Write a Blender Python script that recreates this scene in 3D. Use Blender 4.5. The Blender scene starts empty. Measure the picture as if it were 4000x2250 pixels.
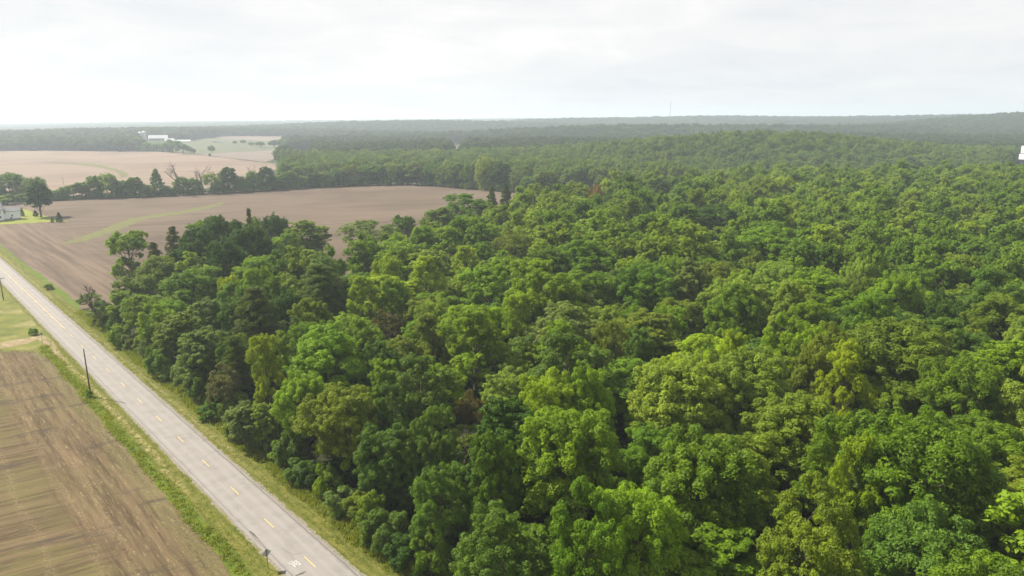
import bpy, bmesh, math, random
import numpy as np
from mathutils import Matrix, Vector, Euler

S = bpy.context.scene
R = math.radians
RND = random.Random(7)

# ------------------------------------------------------------------ camera
CAM_H = 55.0
PITCH = math.atan((1125 - 466) / 2750.0)      # looking down about 13.5 degrees
ROLL = R(0.33)
cam_d = bpy.data.cameras.new('camera')
cam_d.sensor_width = 36.0
cam_d.lens = 36.0 * 2750 / 4000
cam_d.clip_start = 0.5
cam_d.clip_end = 60000
cam = bpy.data.objects.new('camera', cam_d)
S.collection.objects.link(cam)
cam.matrix_world = (Matrix.Translation((0, 0, CAM_H)) @ Matrix.Rotation(math.pi / 2 - PITCH, 4, 'X')
                    @ Matrix.Rotation(-ROLL, 4, 'Z'))
S.camera = cam

# ------------------------------------------------------------------ render settings and exposure
S.view_settings.view_transform = 'Standard'
S.view_settings.look = 'None'
S.view_settings.gamma = 1.0
S.view_settings.exposure = 1.3
S.view_settings.use_curve_mapping = False
S.cycles.use_denoising = True
S.cycles.max_bounces = 5
S.cycles.diffuse_bounces = 3
S.cycles.glossy_bounces = 1
S.cycles.transmission_bounces = 3
S.cycles.transparent_max_bounces = 4
S.cycles.volume_bounces = 1
S.cycles.sample_clamp_indirect = 4.0
S.cycles.caustics_reflective = False
S.cycles.caustics_refractive = False

# ------------------------------------------------------------------ node helpers
def nd(t, typ, ins=None, **props):
    n = t.nodes.new(typ)
    for k, v in props.items():
        setattr(n, k, v)
    for k, v in (ins or {}).items():
        if isinstance(v, bpy.types.NodeSocket):
            t.links.new(v, n.inputs[k])
        else:
            if isinstance(v, tuple) and len(v) == 3 and n.inputs[k].type == 'RGBA':
                v = (*v, 1.0)
            n.inputs[k].default_value = v
    return n
def mth(t, op, a, b=0.0, c=0.0, clamp=False):
    return nd(t, 'ShaderNodeMath', {0: a, 1: b, 2: c}, operation=op, use_clamp=clamp).outputs[0]
def mixc(t, f, a, b, blend='MIX'):
    n = nd(t, 'ShaderNodeMix', {0: f, 6: a, 7: b}, data_type='RGBA', blend_type=blend, clamp_factor=True)
    return n.outputs[2]
def noise(t, vec, scale, detail=3.0, rough=0.55, col=False, dist=0.0):
    n = nd(t, 'ShaderNodeTexNoise', {'Vector': vec, 'Scale': scale, 'Detail': detail, 'Roughness': rough, 'Distortion': dist})
    return n.outputs['Color' if col else 'Fac']
def ss(t, x, lo, hi):
    """smooth step of a socket between two values"""
    return nd(t, 'ShaderNodeMapRange', {0: x, 1: lo, 2: hi, 3: 0.0, 4: 1.0}, interpolation_type='SMOOTHSTEP').outputs[0]
def band(t, x, lo, hi, soft):
    return mth(t, 'MULTIPLY', ss(t, x, lo - soft, lo + soft), mth(t, 'SUBTRACT', 1.0, ss(t, x, hi - soft, hi + soft)))
def ramp(t, f, stops, interp='LINEAR'):
    n = nd(t, 'ShaderNodeValToRGB', {0: f})
    cr = n.color_ramp
    cr.interpolation = interp
    while len(cr.elements) < len(stops):
        cr.elements.new(0.5)
    for e, (p, c) in zip(cr.elements, stops):
        e.position = p
        e.color = (*c, 1.0)
    return n.outputs[0]
def combine(t, x, y, z):
    return nd(t, 'ShaderNodeCombineXYZ', {0: x, 1: y, 2: z}).outputs[0]
def pos(t):
    return nd(t, 'ShaderNodeNewGeometry').outputs['Position']
def dotv(t, p, v):
    return nd(t, 'ShaderNodeVectorMath', {0: p, 1: v}, operation='DOT_PRODUCT').outputs['Value']
def stretched(t, p, ang, along, across, seed=0.0):
    """coordinates scaled differently along and across a ground direction"""
    a = dotv(t, p, (math.cos(ang), math.sin(ang), 0))
    b = dotv(t, p, (-math.sin(ang), math.cos(ang), 0))
    return combine(t, mth(t, 'MULTIPLY', a, along), mth(t, 'MULTIPLY', b, across), seed)
def new_mat(name):
    m = bpy.data.materials.new(name)
    m.use_nodes = True
    m.node_tree.nodes.clear()
    return m, m.node_tree
def finish(t, col, rough=0.9, bump=None, strength=0.3, dist=0.1, spec=0.2):
    b = nd(t, 'ShaderNodeBsdfPrincipled', {'Base Color': col, 'Roughness': rough, 'Specular IOR Level': spec})
    if bump is not None:
        bn = nd(t, 'ShaderNodeBump', {'Height': bump, 'Strength': strength, 'Distance': dist})
        t.links.new(bn.outputs[0], b.inputs['Normal'])
    o = nd(t, 'ShaderNodeOutputMaterial')
    t.links.new(b.outputs[0], o.inputs[0])
    return b
def plain_mat(name, col, rough=0.6, var=0.25, scale=3.0, metal=0.0):
    m, t = new_mat(name)
    tc = nd(t, 'ShaderNodeTexCoord').outputs['Object']
    n = noise(t, tc, scale, 4)
    c = mixc(t, n, tuple(x * (1 - var) for x in col), tuple(min(1, x * (1 + var)) for x in col))
    b = finish(t, c, rough)
    b.inputs['Metallic'].default_value = metal
    return m

# ------------------------------------------------------------------ sky and sun
SUN_AZ, SUN_EL = R(68), R(46)          # azimuth to the left of the view direction
SUN_DIR = Vector((-math.sin(SUN_AZ) * math.cos(SUN_EL), math.cos(SUN_AZ) * math.cos(SUN_EL), math.sin(SUN_EL)))
world = bpy.data.worlds.new('World')
S.world = world
world.use_nodes = True
t = world.node_tree
t.nodes.clear()
sky = nd(t, 'ShaderNodeTexSky', sky_type='NISHITA', sun_disc=False, sun_elevation=SUN_EL,
         sun_rotation=-SUN_AZ, altitude=100, air_density=1.2, dust_density=4.0, ozone_density=1.0)
dirv = nd(t, 'ShaderNodeTexCoord').outputs['Generated']
sx = nd(t, 'ShaderNodeSeparateXYZ', {0: dirv})
zz = mth(t, 'ADD', mth(t, 'MAXIMUM', sx.outputs[2], 0.0), 0.16)
cp = combine(t, mth(t, 'DIVIDE', sx.outputs[0], zz), mth(t, 'DIVIDE', sx.outputs[1], zz), 0.0)
n1 = noise(t, nd(t, 'ShaderNodeVectorMath', {0: cp, 1: (3.1, 1.7, 0)}).outputs[0], 0.55, 6, 0.55, dist=0.4)
n2 = noise(t, nd(t, 'ShaderNodeVectorMath', {0: cp, 1: (0.4, 5.2, 2)}).outputs[0], 1.9, 7, 0.6, dist=0.6)
cl = mth(t, 'ADD', mth(t, 'MULTIPLY', n1, 0.6), mth(t, 'MULTIPLY', n2, 0.4))
cloud = ramp(t, cl, [(0.36, (0.328, 0.335, 0.351)), (0.46, (0.355, 0.356, 0.363)), (0.54, (0.378, 0.374, 0.375)), (0.64, (0.417, 0.408, 0.401))])
cover = ss(t, cl, 0.30, 0.46)
cover = mth(t, 'ADD', 0.93, mth(t, 'MULTIPLY', cover, 0.06))
skyc = mixc(t, 1.0, sky.outputs[0], (0.08, 0.08, 0.08), 'MULTIPLY')
col = mixc(t, cover, skyc, cloud)
bg = nd(t, 'ShaderNodeBackground', {'Color': col, 'Strength': 1.0})
t.links.new(bg.outputs[0], nd(t, 'ShaderNodeOutputWorld').inputs[0])

sun_d = bpy.data.lights.new('sun', 'SUN')
sun_d.energy = 4.9
sun_d.angle = R(0.6)
sun_d.color = (1.0, 0.93, 0.79)
sun = bpy.data.objects.new('sun', sun_d)
S.collection.objects.link(sun)
sun.rotation_euler = SUN_DIR.to_track_quat('Z', 'Y').to_euler()
sun.location = (0, 0, 300)

# ------------------------------------------------------------------ pixel <-> ground helpers (photo pixels, 4000 x 2250)
cR, sR = math.cos(ROLL), math.sin(ROLL)
cP, sP = math.cos(PITCH), math.sin(PITCH)
def ray(x, y):
    dx, dy = x - 2000.0, y - 1125.0
    X, Y = cR * dx - sR * dy, sR * dx + cR * dy
    return X / 2750, (2750 * cP - Y * sP) / 2750, (-2750 * sP - Y * cP) / 2750
def at(x, y, z=0.0):
    """where the sight line of a pixel meets the level z"""
    r = ray(x, y)
    k = (z - CAM_H) / r[2]
    return r[0] * k, r[1] * k
def project(x, y, z):
    z = z - CAM_H
    fw = y * cP - z * sP
    if fw < 1:
        return None
    up = y * sP + z * cP
    X, Y = 2750 * x / fw, -2750 * up / fw
    return 2000 + cR * X + sR * Y, 1125 - sR * X + cR * Y, fw
def height_for(x, y, gx, gy):
    """height at which the sight line of a pixel passes over a ground point's distance"""
    r = ray(x, y)
    k = gy / r[1]
    return CAM_H + r[2] * k

UN = (0.737, 0.676)                    # across the road
VN = (-0.676, 0.737)                   # along the road
def uv(x, y):
    return x * UN[0] + y * UN[1], x * VN[0] + y * VN[1]
def fuv(u, v):
    return u * UN[0] + v * VN[0], u * UN[1] + v * VN[1]

def sstep(x, a, b):
    k = np.clip((x - a) / (b - a), 0, 1)
    return k * k * (3 - 2 * k)
HILLS = [  # x, y, height, sigma x, sigma y
    (-1050, 2050, 19, 430, 430), (-350, 2750, 34, 480, 200), (160, 3350, 33, 330, 230), (900, 3400, 35, 360, 230), (-1700, 4300, 20, 900, 500),
    (345, 840, 15, 105, 70), (190, 810, 13, 120, 70), (400, 480, 7, 200, 60), (40, 1150, 6, 160, 120), (250, 1750, 20, 260, 130), (800, 1800, 16, 260, 130), (620, 1330, 7, 180, 100),
    (1560, 2080, 47, 330, 190), (2400, 2900, 45, 700, 400), (1300, 3000, 22, 500, 300), (-2600, 5500, 25, 1500, 600), (1500, 6500, 48, 3000, 800), (400, 615, -12, 330, 80),
]
def terrain(x, y):
    x, y = np.asarray(x, float), np.asarray(y, float)
    z = np.zeros(np.broadcast(x, y).shape)
    for hx, hy, h, sx_, sy_ in HILLS:
        z = z + h * np.exp(-0.5 * (((x - hx) / sx_) ** 2 + ((y - hy) / sy_) ** 2))
    d = y + 330 * sstep(x, 60, 260)
    return z * sstep(d, 645, 900)
def at_t(x, y):
    """sight line against the terrain"""
    z = 0.0
    for _ in range(25):
        gx, gy = at(x, y, z)
        z = 0.5 * z + 0.5 * float(terrain(gx, gy))
    gx, gy = at(x, y, z)
    return gx, gy, float(terrain(gx, gy))

# ------------------------------------------------------------------ object helpers
def link(o, parent=None):
    S.collection.objects.link(o)
    if parent is not None:
        o.parent = parent
    return o
def tag(o, label=None, cat=None, group=None, kind=None):
    if label: o['label'] = label
    if cat: o['category'] = cat
    if group: o['group'] = group
    if kind: o['kind'] = kind
    return o
def mesh_np(name, verts, faces, mats, tint=None, mat_idx=None, smooth=False):
    """verts (n,3), faces (m,k) of equal size, or list of such arrays"""
    me = bpy.data.meshes.new(name)
    fl = faces if isinstance(faces, list) else [faces]
    verts = np.asarray(verts, np.float32)
    loops = np.concatenate([f.ravel() for f in fl]).astype(np.int32)
    tot = np.concatenate([np.full(len(f), f.shape[1], np.int32) for f in fl])
    start = np.concatenate([[0], np.cumsum(tot)[:-1]]).astype(np.int32)
    me.vertices.add(len(verts)); me.vertices.foreach_set('co', verts.ravel())
    me.loops.add(len(loops)); me.loops.foreach_set('vertex_index', loops)
    me.polygons.add(len(tot)); me.polygons.foreach_set('loop_start', start); me.polygons.foreach_set('loop_total', tot)
    if mat_idx is not None:
        me.polygons.foreach_set('material_index', np.asarray(mat_idx, np.int32))
    for m in mats:
        me.materials.append(m)
    if tint is not None:
        a = me.attributes.new('tint', 'FLOAT', 'FACE')
        a.data.foreach_set('value', np.asarray(tint, np.float32))
    me.polygons.foreach_set('use_smooth', np.full(len(tot), smooth))
    me.update(calc_edges=True)
    return me
class MB:
    """collects boxes, prisms and tubes and builds them as ONE mesh"""
    def __init__(self): self.v, self.f = [], []
    def add(self, vs, fs):
        k = len(self.v); self.v += [tuple(p) for p in vs]; self.f += [tuple(i + k for i in f) for f in fs]
    def box(self, c, s, rz=0.0):
        cx, cy, cz = c; hx, hy, hz = s[0] / 2, s[1] / 2, s[2] / 2
        ca, sa = math.cos(rz), math.sin(rz)
        vs = [(cx + x * ca - y * sa, cy + x * sa + y * ca, cz + z) for x in (-hx, hx) for y in (-hy, hy) for z in (-hz, hz)]
        self.add(vs, [(0, 1, 3, 2), (4, 6, 7, 5), (0, 4, 5, 1), (2, 3, 7, 6), (0, 2, 6, 4), (1, 5, 7, 3)])
    def tube(self, pts, radii, n=8):
        pts = [Vector(p) for p in pts]
        rings = []
        for i, p in enumerate(pts):
            d = (pts[min(i + 1, len(pts) - 1)] - pts[max(i - 1, 0)]).normalized()
            a = d.orthogonal().normalized() if abs(d.z) < 0.99 else Vector((1, 0, 0))
            if abs(d.z) >= 0.99: a = (a - d * a.dot(d)).normalized()
            b = d.cross(a)
            r = radii[i] if hasattr(radii, '__len__') else radii
            rings.append([p + (a * math.cos(2 * math.pi * k / n) + b * math.sin(2 * math.pi * k / n)) * r for k in range(n)])
        vs = [q for ring in rings for q in ring]
        fs = []
        for i in range(len(pts) - 1):
            for k in range(n):
                fs.append((i * n + k, i * n + (k + 1) % n, (i + 1) * n + (k + 1) % n, (i + 1) * n + k))
        fs.append(tuple(range(n - 1, -1, -1))); fs.append(tuple((len(pts) - 1) * n + k for k in range(n)))
        self.add(vs, fs)
    def prism(self, poly, axis, a, b):
        """poly in the two other axes, extruded along axis from a to b"""
        def p3(p, w): return {'x': (w, p[0], p[1]), 'y': (p[0], w, p[1]), 'z': (p[0], p[1], w)}[axis]
        n = len(poly)
        vs = [p3(p, a) for p in poly] + [p3(p, b) for p in poly]
        fs = [tuple(range(n - 1, -1, -1)), tuple(range(n, 2 * n))] + [(i, (i + 1) % n, n + (i + 1) % n, n + i) for i in range(n)]
        self.add(vs, fs)
    def build(self, name, mat, parent=None, smooth=False):
        me = bpy.data.meshes.new(name)
        me.from_pydata(self.v, [], self.f)
        bm = bmesh.new(); bm.from_mesh(me); bmesh.ops.recalc_face_normals(bm, faces=bm.faces); bm.to_mesh(me); bm.free()
        me.materials.append(mat)
        if smooth: me.polygons.foreach_set('use_smooth', [True] * len(me.polygons))
        return link(bpy.data.objects.new(name, me), parent)
def empty(name, loc, rz=0.0):
    o = bpy.data.objects.new(name, None)
    o.empty_display_size = 0.5
    o.location = loc; o.rotation_euler = (0, 0, rz)
    return link(o)
def wobble_outline(pts, step, amp, rng, closed=True):
    """an outline subdivided and roughened so that edges look grown, not cut"""
    out = []
    n = len(pts)
    for i in range(n if closed else n - 1):
        a, b = np.array(pts[i][:2]), np.array(pts[(i + 1) % n][:2])
        L = np.linalg.norm(b - a); k = max(1, min(400, int(L / step)))
        nrm = np.array([-(b - a)[1], (b - a)[0]]) / (L + 1e-6)
        for j in range(k):
            w = rng.normal() * amp if j else 0
            out.append(tuple(a + (b - a) * j / k + nrm * w))
    return out
def sheet(name, outline, z, mat, cells=None, follow=True):
    """a ground sheet cut to an outline, lying on the terrain at an offset"""
    bm = bmesh.new()
    vs = [bm.verts.new((p[0], p[1], 0)) for p in outline]
    es = [bm.edges.new((vs[i], vs[(i + 1) % len(vs)])) for i in range(len(vs))]
    bmesh.ops.triangle_fill(bm, use_beauty=True, use_dissolve=False, edges=es)
    if cells:
        xs, ys = [p[0] for p in outline], [p[1] for p in outline]
        for ax, lo, hi in ((0, min(xs), max(xs)), (1, min(ys), max(ys))):
            k = lo + cells
            while k < hi:
                co = (k, 0, 0) if ax == 0 else (0, k, 0)
                no = (1, 0, 0) if ax == 0 else (0, 1, 0)
                bmesh.ops.bisect_plane(bm, geom=bm.verts[:] + bm.edges[:] + bm.faces[:], plane_co=co, plane_no=no)
                k += cells
    for v in bm.verts:
        v.co.z = z + (float(terrain(v.co.x, v.co.y)) if follow else 0)
    for f in bm.faces:
        if f.normal.z < 0: f.normal_flip()
    me = bpy.data.meshes.new(name); bm.normal_update()
    for f in bm.faces:
        if f.normal.z < 0: f.normal_flip()
    bm.to_mesh(me); bm.free()
    me.materials.append(mat)
    o = link(bpy.data.objects.new(name, me))
    o['kind'] = 'structure'
    return o

# ------------------------------------------------------------------ ground materials
def mat_ground():
    m, t = new_mat('grass_and_soil')
    p = pos(t)
    u = dotv(t, p, (*UN, 0)); v = dotv(t, p, (*VN, 0))
    big = noise(t, p, 0.045, 4)
    mid = noise(t, p, 0.5, 5, 0.65)
    fine = noise(t, p, 4.0, 4, 0.7)
    along = noise(t, stretched(t, p, math.atan2(VN[1], VN[0]), 0.12, 1.5), 1.0, 5, 0.65)
    mow = mixc(t, ss(t, along, 0.35, 0.65), (0.088, 0.097, 0.018), (0.155, 0.143, 0.038))
    mow = mixc(t, mth(t, 'MULTIPLY', ss(t, mid, 0.45, 0.7), 0.7), mow, (0.063, 0.088, 0.013))
    # dry cut grass lying in swaths along the left verge and the near side of the right one
    wob = mth(t, 'MULTIPLY', mth(t, 'SUBTRACT', noise(t, p, 0.12, 3), 0.5), 1.6)
    uw = mth(t, 'ADD', u, wob)
    hay = mth(t, 'ADD', band(t, uw, 28.7, 29.7, 0.35), mth(t, 'MULTIPLY', band(t, uw, 38.9, 39.7, 0.4), 0.6))
    hay = mth(t, 'MULTIPLY', hay, mth(t, 'MULTIPLY', ss(t, noise(t, p, 1.1, 5, 0.7), 0.42, 0.60), ss(t, v, 98, 118)))
    hay = mth(t, 'ADD', hay, mth(t, 'MULTIPLY', ss(t, along, 0.6, 0.78), 0.5))
    mow = mixc(t, hay, mow, (0.302, 0.244, 0.134))
    mow = mixc(t, mth(t, 'MULTIPLY', fine, 0.8), mow, mixc(t, 1.0, mow, (0.420, 0.462, 0.336), 'MULTIPLY'))
    lush = mixc(t, ss(t, mid, 0.35, 0.65), (0.050, 0.088, 0.010), (0.088, 0.118, 0.015))
    edge = mth(t, 'MAXIMUM', band(t, uw, 26.0, 28.2, 0.3), ss(t, uw, 41.4, 42.4))
    c = mixc(t, mth(t, 'MULTIPLY', edge, 0.85), mow, lush)
    # the woodland floor and everything far off
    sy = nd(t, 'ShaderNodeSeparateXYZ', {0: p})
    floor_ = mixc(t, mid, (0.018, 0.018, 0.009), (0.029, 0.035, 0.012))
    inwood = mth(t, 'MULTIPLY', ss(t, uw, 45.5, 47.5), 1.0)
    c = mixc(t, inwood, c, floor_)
    far = ss(t, sy.outputs[1], 600, 800)
    meadow = mixc(t, big, (0.022, 0.035, 0.012), (0.034, 0.049, 0.015))
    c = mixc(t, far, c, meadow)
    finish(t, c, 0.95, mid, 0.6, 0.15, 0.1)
    return m
def mat_road():
    m, t = new_mat('weathered_asphalt')
    p = pos(t)
    u = dotv(t, p, (*UN, 0)); v = dotv(t, p, (*VN, 0))
    fine = noise(t, p, 9.0, 4, 0.7)
    along = noise(t, stretched(t, p, math.atan2(VN[1], VN[0]), 0.05, 1.6), 1.0, 5, 0.6)
    blot = noise(t, p, 0.35, 5, 0.6)
    c = mixc(t, along, (0.176, 0.162, 0.153), (0.231, 0.215, 0.204))
    c = mixc(t, mth(t, 'MULTIPLY', ss(t, blot, 0.4, 0.75), 0.6), c, (0.139, 0.128, 0.122))
    c = mixc(t, mth(t, 'MULTIPLY', fine, 0.5), c, (0.130, 0.120, 0.114))
    for lo, hi, k in ((32.0, 32.6, 0.25), (33.5, 34.0, 0.2), (35.4, 35.9, 0.25), (36.8, 37.2, 0.25)):
        c = mixc(t, mth(t, 'MULTIPLY', band(t, u, lo, hi, 0.25), k), c, (0.244, 0.231, 0.224))
    wob = mth(t, 'ADD', u, mth(t, 'MULTIPLY', mth(t, 'SUBTRACT', noise(t, p, 0.25, 4, 0.65), 0.5), 0.55))
    seam = mth(t, 'MAXIMUM', band(t, wob, 31.55, 31.68, 0.06), mth(t, 'MULTIPLY', band(t, wob, 37.42, 37.7, 0.08), 1.0))
    c = mixc(t, mth(t, 'MULTIPLY', seam, 0.75), c, (0.088, 0.080, 0.074))
    vor = nd(t, 'ShaderNodeTexVoronoi', {'Vector': combine(t, mth(t, 'MULTIPLY', v, 0.09), mth(t, 'MULTIPLY', u, 0.25), 0.0), 'Scale': 1.0},
             feature='DISTANCE_TO_EDGE').outputs['Distance']
    crack = mth(t, 'MULTIPLY', mth(t, 'SUBTRACT', 1.0, ss(t, vor, 0.0, 0.012)), ss(t, blot, 0.45, 0.6))
    c = mixc(t, mth(t, 'MULTIPLY', crack, 0.5), c, (0.101, 0.092, 0.084))
    finish(t, c, 0.85, fine, 0.2, 0.02, 0.3)
    return m
def mat_gravel():
    m, t = new_mat('gravel_shoulder')
    p = pos(t)
    f = noise(t, p, 3.0, 6, 0.75); g = noise(t, p, 0.6, 4)
    c = ramp(t, f, [(0.3, (0.084, 0.076, 0.055)), (0.5, (0.151, 0.134, 0.105)), (0.7, (0.244, 0.218, 0.185))])
    c = mixc(t, mth(t, 'MULTIPLY', ss(t, g, 0.5, 0.7), 0.7), c, (0.101, 0.101, 0.029))
    finish(t, c, 0.95, f, 0.5, 0.05)
    return m
def mat_near_field():
    m, t = new_mat('stubble_field')
    p = pos(t)
    u = dotv(t, p, (*UN, 0)); v = dotv(t, p, (*VN, 0))
    wob = mth(t, 'MULTIPLY', mth(t, 'SUBTRACT', noise(t, p, 0.07, 3), 0.5), 7.0)
    head = ss(t, mth(t, 'ADD', u, wob), 12.5, 16.5)           # headland drilled along the road
    rowA = noise(t, stretched(t, p, R(31), 0.045, 0.85), 1.0, 6, 0.62)
    rowA2 = noise(t, stretched(t, p, R(31), 0.25, 2.6, 3), 1.0, 4, 0.7)
    rowB = noise(t, stretched(t, p, math.atan2(VN[1], VN[0]), 0.05, 0.9, 5), 1.0, 6, 0.62)
    rowB2 = noise(t, stretched(t, p, math.atan2(VN[1], VN[0]), 0.3, 2.6, 8), 1.0, 4, 0.7)
    row = mth(t, 'ADD', mth(t, 'MULTIPLY', rowA, mth(t, 'SUBTRACT', 1.0, head)), mth(t, 'MULTIPLY', rowB, head))
    row2 = mth(t, 'ADD', mth(t, 'MULTIPLY', rowA2, mth(t, 'SUBTRACT', 1.0, head)), mth(t, 'MULTIPLY', rowB2, head))
    big = noise(t, p, 0.05, 5, 0.6)
    fleck = noise(t, p, 2.3, 5, 0.75)
    c = mixc(t, ss(t, row, 0.28, 0.72), (0.045, 0.030, 0.018), (0.119, 0.085, 0.049))
    straw = mth(t, 'MULTIPLY', ss(t, row2, 0.50, 0.72), ss(t, fleck, 0.40, 0.62))
    straw = mth(t, 'MULTIPLY', straw, mth(t, 'ADD', 0.50, mth(t, 'MULTIPLY', head, 0.45)))
    c = mixc(t, straw, c, (0.266, 0.202, 0.113))
    # green growth, strongest away from the road and along a strip by the verge
    green = mth(t, 'MULTIPLY', ss(t, mth(t, 'ADD', mth(t, 'MULTIPLY', row2, 0.5), mth(t, 'MULTIPLY', big, 0.5)), 0.43, 0.57), mth(t, 'SUBTRACT', 1.0, mth(t, 'MULTIPLY', head, 0.65)))
    c = mixc(t, mth(t, 'MULTIPLY', green, 0.6), c, (0.088, 0.085, 0.025))
    strip = mth(t, 'MULTIPLY', band(t, mth(t, 'ADD', u, mth(t, 'MULTIPLY', wob, 0.2)), 23.6, 26.6, 0.7), ss(t, fleck, 0.4, 0.6))
    c = mixc(t, mth(t, 'MULTIPLY', strip, 0.55), c, (0.119, 0.116, 0.046))
    # pale wheel tracks winding along the headland
    for k, (uc, amp) in enumerate(((9.5, 3.0), (14.8, 2.4), (17.6, 2.0))):
        uu = mth(t, 'ADD', u, mth(t, 'MULTIPLY', mth(t, 'SUBTRACT', noise(t, combine(t, mth(t, 'MULTIPLY', v, 0.03), float(k) * 7, 0.0), 1.0, 2), 0.5), amp * 2.2))
        c = mixc(t, mth(t, 'MULTIPLY', mth(t, 'MULTIPLY', band(t, uu, uc, uc + 0.9, 0.6), ss(t, fleck, 0.46, 0.62)), 0.42), c, (0.222, 0.164, 0.097))
    # low wet spots, with a grey crust where they dried
    wet = noise(t, stretched(t, p, R(31), 0.07, 0.25, 11), 1.0, 4, 0.6)
    c = mixc(t, mth(t, 'MULTIPLY', ss(t, wet, 0.56, 0.68), 0.75), c, (0.045, 0.035, 0.029))
    c = mixc(t, mth(t, 'MULTIPLY', mth(t, 'MULTIPLY', ss(t, wet, 0.68, 0.73), ss(t, row2, 0.5, 0.62)), 0.6), c, (0.186, 0.164, 0.160))
    finish(t, c, 0.95, row2, 0.7, 0.12, 0.1)
    return m
def mat_mid_field(name, a, b, ang, scale=1.0, greens=0.0):
    m, t = new_mat(name)
    p = pos(t)
    u = dotv(t, p, (*UN, 0))
    rows = noise(t, stretched(t, p, ang, 0.008 * scale, 0.22 * scale), 1.0, 7, 0.68)
    rows2 = noise(t, stretched(t, p, ang, 0.05 * scale, 1.1 * scale, 4), 1.0, 4, 0.7)
    big = noise(t, p, 0.011 * scale, 4, 0.55, dist=0.6)
    c = mixc(t, ss(t, rows, 0.33, 0.67), a, b)
    c = mixc(t, mth(t, 'MULTIPLY', ss(t, big, 0.42, 0.66), 0.55), c, tuple(x * 0.72 for x in a))
    c = mixc(t, mth(t, 'MULTIPLY', ss(t, rows2, 0.58, 0.78), 0.42), c, tuple(min(1, x * 1.45) for x in b))
    hw = mth(t, 'ADD', u, mth(t, 'MULTIPLY', mth(t, 'SUBTRACT', big, 0.5), 40))
    head = mth(t, 'SUBTRACT', 1.0, ss(t, hw, 62, 85))
    hrow = noise(t, stretched(t, p, math.atan2(VN[1], VN[0]), 0.012, 0.30, 9), 1.0, 5, 0.65)
    hc = mixc(t, ss(t, hrow, 0.35, 0.65), tuple(x * 0.9 for x in a), tuple(x * 1.12 for x in b))
    c = mixc(t, mth(t, 'MULTIPLY', head, 0.8), c, hc)
    if greens:
        c = mixc(t, mth(t, 'MULTIPLY', ss(t, noise(t, p, 0.006, 3), 0.62, 0.75), greens), c, (0.10, 0.115, 0.05))
    finish(t, c, 0.95, rows2, 0.5, 0.15, 0.1)
    return m
def mat_grass(name, a, b, scale=0.3, dry=None):
    m, t = new_mat(name)
    p = pos(t)
    n = noise(t, p, scale, 6, 0.7)
    c = mixc(t, ss(t, n, 0.3, 0.7), a, b)
    if dry:
        c = mixc(t, mth(t, 'MULTIPLY', ss(t, noise(t, p, scale * 0.45, 4), 0.52, 0.68), 0.7), c, dry)
    finish(t, c, 0.95, n, 0.5, 0.15, 0.1)
    return m

M_ground = mat_ground()
M_road = mat_road()
M_gravel = mat_gravel()
M_near_field = mat_near_field()
M_field = mat_mid_field('ploughed_soil', (0.072, 0.053, 0.039), (0.122, 0.090, 0.066), R(15))
M_field_far = mat_mid_field('pale_ploughed_soil', (0.133, 0.097, 0.073), (0.187, 0.139, 0.106), R(8), 0.6, 0.5)
M_field_dist = mat_mid_field('distant_soil', (0.120, 0.095, 0.079), (0.158, 0.124, 0.104), R(0), 0.4)
M_lawn = mat_grass('lawn_grass', (0.104, 0.137, 0.018), (0.178, 0.187, 0.035), 0.25)
M_yard = mat_grass('yard_grass', (0.071, 0.087, 0.022), (0.129, 0.129, 0.030), 0.18, (0.224, 0.183, 0.091))
M_strip = mat_grass('waterway_grass', (0.079, 0.087, 0.033), (0.112, 0.116, 0.042), 0.25, (0.108, 0.083, 0.055))
M_pasture = mat_grass('pasture_grass', (0.070, 0.078, 0.044), (0.092, 0.094, 0.054), 0.02)
M_dirt = mat_grass('bare_dirt', (0.141, 0.108, 0.062), (0.249, 0.199, 0.120), 0.6, (0.091, 0.095, 0.025))

# ------------------------------------------------------------------ ground sheet
def ground():
    near = np.concatenate([np.arange(-3000, 3001, 30)])
    ext = np.array([3400, 4000, 4800, 6000, 7500, 9500, 12000, 14000])
    xs = np.concatenate([-ext[::-1], near, ext])
    ys = np.concatenate([[-3000, -1500, -800, -400], np.arange(-200, 5001, 30), [5300, 5600, 6000, 6400, 6800, 7300, 8000, 9500, 12000, 14000]])
    X, Y = np.meshgrid(xs, ys)
    Z = terrain(X, Y)
    V = np.stack([X, Y, Z], -1).reshape(-1, 3)
    nx, ny = len(xs), len(ys)
    i = np.arange(nx * ny).reshape(ny, nx)
    F = np.stack([i[:-1, :-1], i[:-1, 1:], i[1:, 1:], i[1:, :-1]], -1).reshape(-1, 4)
    o = link(bpy.data.objects.new('ground', mesh_np('ground', V, F, [M_ground], smooth=True)))
    o['kind'] = 'structure'
ground()
rng = np.random.default_rng(5)

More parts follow.
